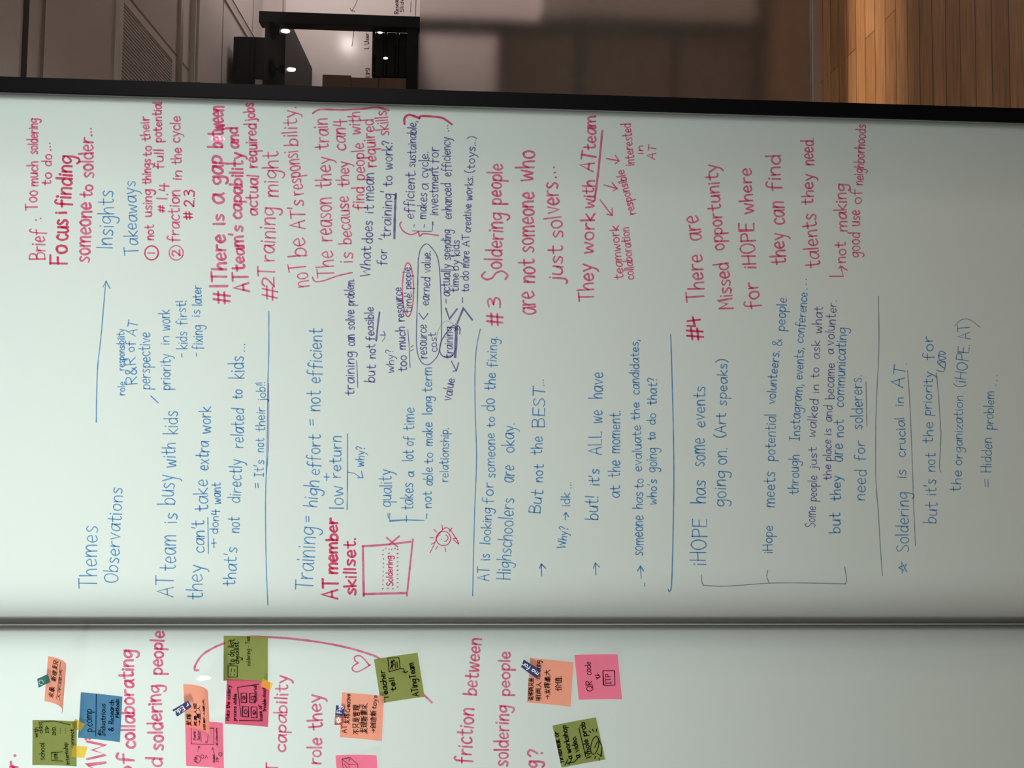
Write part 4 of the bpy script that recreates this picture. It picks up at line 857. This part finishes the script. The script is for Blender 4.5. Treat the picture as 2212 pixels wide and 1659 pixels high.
note('pink', (732, 1727), (725, 1631), (823, 1722), 'pink note with a sketched cube, cut off by the lower edge of the photo', [
    Q('thinpen', 1.2, [(739, 1639), (756, 1635), (773.6, 1649), (754, 1650), (739, 1639)], [(739, 1639), (743, 1672), (757, 1685)], [(754, 1650), (757, 1685)], [(773.6, 1649), (774, 1684), (757, 1685)], [(748, 1639), (752, 1636), (757, 1640), (753, 1643)], [(743, 1649), (752, 1660)])], theta=(0, 14))
note('salmon', (1138, 1517), (1145, 1421), (1231.6, 1523.7), 'salmon note with navy printed tape, left of the bright pink note', [
    T('pen', 1.4, ('说明两只是', 1152, 1513, 1153, 1464, 11), ('明两人', 1169, 1513, 1169, 1473, 12), ('soldering', 1166, 1467, 1167, 1427, 11), ('~发挥最大', 1188, 1509, 1188, 1446, 12), ('价值.', 1212, 1490, 1212, 1459, 13))])
note('pink', (1250, 1511.5), (1240.6, 1414.6), (1342.4, 1507), 'bright pink note reading QR code with a boxed ITP', [
    T('pen', 1.4, ('QR', 1281, 1492, 1279, 1470, 14), ('code', 1277, 1457, 1276, 1429, 14), ('ITP', 1319, 1475, 1317, 1454, 11)),
    Q('pen', 1.4, [(1286, 1462), (1293, 1463)], [(1285, 1458), (1293, 1458)], [(1288, 1466), (1296, 1460), (1290, 1454)], [(1307, 1479), (1303, 1478), (1301.5, 1447), (1326, 1446), (1327.5, 1477), (1308, 1479)])], theta=(0, 11))
note('green', (1213, 1658), (1193, 1567), (1306.6, 1638), 'tilted olive green note with a doodle, below the bright pink note', [
    T('pen', 2.0, ('firebreak or', 1217, 1646, 1205, 1580, 11), ('a workshop', 1236, 1638, 1222, 1566, 11), ('a video.', 1253, 1635, 1243, 1589, 12), ('Whole prob', 1277, 1635, 1262, 1558, 11)),
    Q('pen', 1.9, [(1264.7, 1633), (1250, 1571), (1258, 1569)], ell(1284, 1608, 8, 20, 20, 0.4, 0.2), [(1290, 1625), (1297, 1632), (1300, 1610), (1290, 1590)], [(1284, 1612), (1290, 1599)], [(1275, 1580), (1272, 1577)], [(1281, 1577), (1279, 1573)], [(1287, 1578), (1288, 1572)], [(1286, 1632), (1284, 1636)], [(1293, 1636), (1294, 1640)],
      [(1220, 1652), (1226, 1640)], [(1228, 1651), (1234, 1640)], [(1224, 1648), (1240, 1645), (1254, 1630)])], theta=(0, 6))

# ------------------------------------------------------------------ tape strips
def tape(quad, mats, label, base, prints=None, split=None, group='strips of printed tape'):
    pts = [at(*q, 0.0) for q in quad]
    c = sum((p for p in pts), Vector())/4; c.y = -base
    e = empty('tape_strip', c, label, 'tape', group)
    def quadmesh(nm, q, mt, off):
        bm = bmesh.new(); vs = []
        NN = 7                                                          # torn ends: a little zigzag
        a, b, cc, d = [Vector(x) for x in q]
        top = [a.lerp(b, i/NN) for i in range(NN+1)]; bot = [d.lerp(cc, i/NN) for i in range(NN+1)]
        for i in range(1, NN):
            top[i] = top[i] + (a-d)*0.02*random.uniform(-1, 1); bot[i] = bot[i] + (d-a)*0.02*random.uniform(-1, 1)
        tv = []
        for row in (top, bot):
            r = []
            for p in row:
                w_ = at(p.x, p.y, 0); w_.y = -(base+off); r.append(bm.verts.new(w_))
            tv.append(r)
        for i in range(NN): bm.faces.new((tv[0][i], tv[1][i], tv[1][i+1], tv[0][i+1]))
        return done(nm, bm, mt, e)
    if split is None: quadmesh('strip', quad, mats[0], 0)
    else:
        a, b, cc, d = [Vector(x) for x in quad]; ml = a.lerp(d, split); mr_ = b.lerp(cc, split)
        quadmesh('strip', (a, b, mr_, ml), mats[0], 0); quadmesh('strip', (ml, mr_, cc, d), mats[1], 0)
    if prints:
        def place(px, py, off): q = at(px, py, 0); q.y = -(base+off); return q
        done('printing', ribbons(prints[1], prints[0], place, 0.0002, 0.000004), INK['white'], e)['label'] = 'white printing'
    return e
tape([(86, 1463), (109, 1453), (114.5, 1470), (89, 1482)], [TAPE['teal']], 'teal tape with a pale ring, on the topmost curled salmon note', 0.0075, (1.0, [ell(94.5, 1470.5, 4.6, 5, 18)]))
tape([(166.6, 1550), (186.4, 1562), (176.8, 1577), (154.3, 1566)], [TAPE['yellow']], 'yellow tape joining the green school note to the blue note, upper piece', 0.0050, group='plain yellow tape')
tape([(161.5, 1606), (194, 1609), (187, 1633), (159.4, 1630.6)], [TAPE['yellow']], 'yellow tape on the edge of the green school note, lower piece', 0.0070, group='plain yellow tape')
tape([(412, 1508), (419.5, 1521), (389, 1542), (378, 1528)], [TAPE['navy']], 'navy tape printed rEdu on a curled salmon note', 0.0115, (1.7, word('r Edu', 410.5, 1512.5, 382, 1531, 10)))
tape([(572.8, 1460.6), (594, 1471), (588, 1486), (567, 1476)], [TAPE['yellow']], 'yellow tape joining the dark pink note to the green to do list', 0.0125, group='plain yellow tape')
burst = [[(732+2*math.cos(a), 1554+2*math.sin(a)), (732+6.5*math.cos(a), 1554+6.5*math.sin(a))] for a in [k*math.pi/6 for k in range(12)]]
tape([(726.6, 1522), (745.6, 1524), (740, 1565), (723, 1564)], [TAPE['navy'], TAPE['red']], 'navy and red tape with a pale starburst on a salmon note', 0.0030, (1.5, word('Fig', 738, 1539.5, 739, 1524, 9.5)+burst), split=0.52)
tape([(1131, 1422), (1168, 1446), (1159.5, 1464), (1125, 1438.5)], [TAPE['navy']], 'navy tape printed ma for across a salmon note corner', 0.0060, (1.5, word('ma for', 1164, 1451, 1131, 1428, 9)))

# faint writing on the wall whiteboard
def on_wall(px, py, off): q = at(px, py, YW-0.018); q.y = YW-0.0185-off; return q
for t, a in (('Research', (861, 30, 860, -14, 9)), ('Slide', (872, 26, 871, -4, 8)), ('1. User Re', (797, 106, 796, 52, 9)), ('(UPS)', (799, 168, 799, 147, 9))):
    done('handwriting', ribbons(word(t, *a), 1.4, on_wall, 0.0002), INK['thinpen'], wb)['label'] = 'faint grey writing: ' + t
done('handwriting', ribbons([[(760, 24), (768, 10), (772, 0)], [(756, 18), (760, 24), (767, 24)], [(765, 58), (762, 90), (760, 100)], [(887, 26), (888, 2)], [(897, 36), (899, -5)]], 1.2, on_wall, 0.0002), INK['thinpen'], wb)
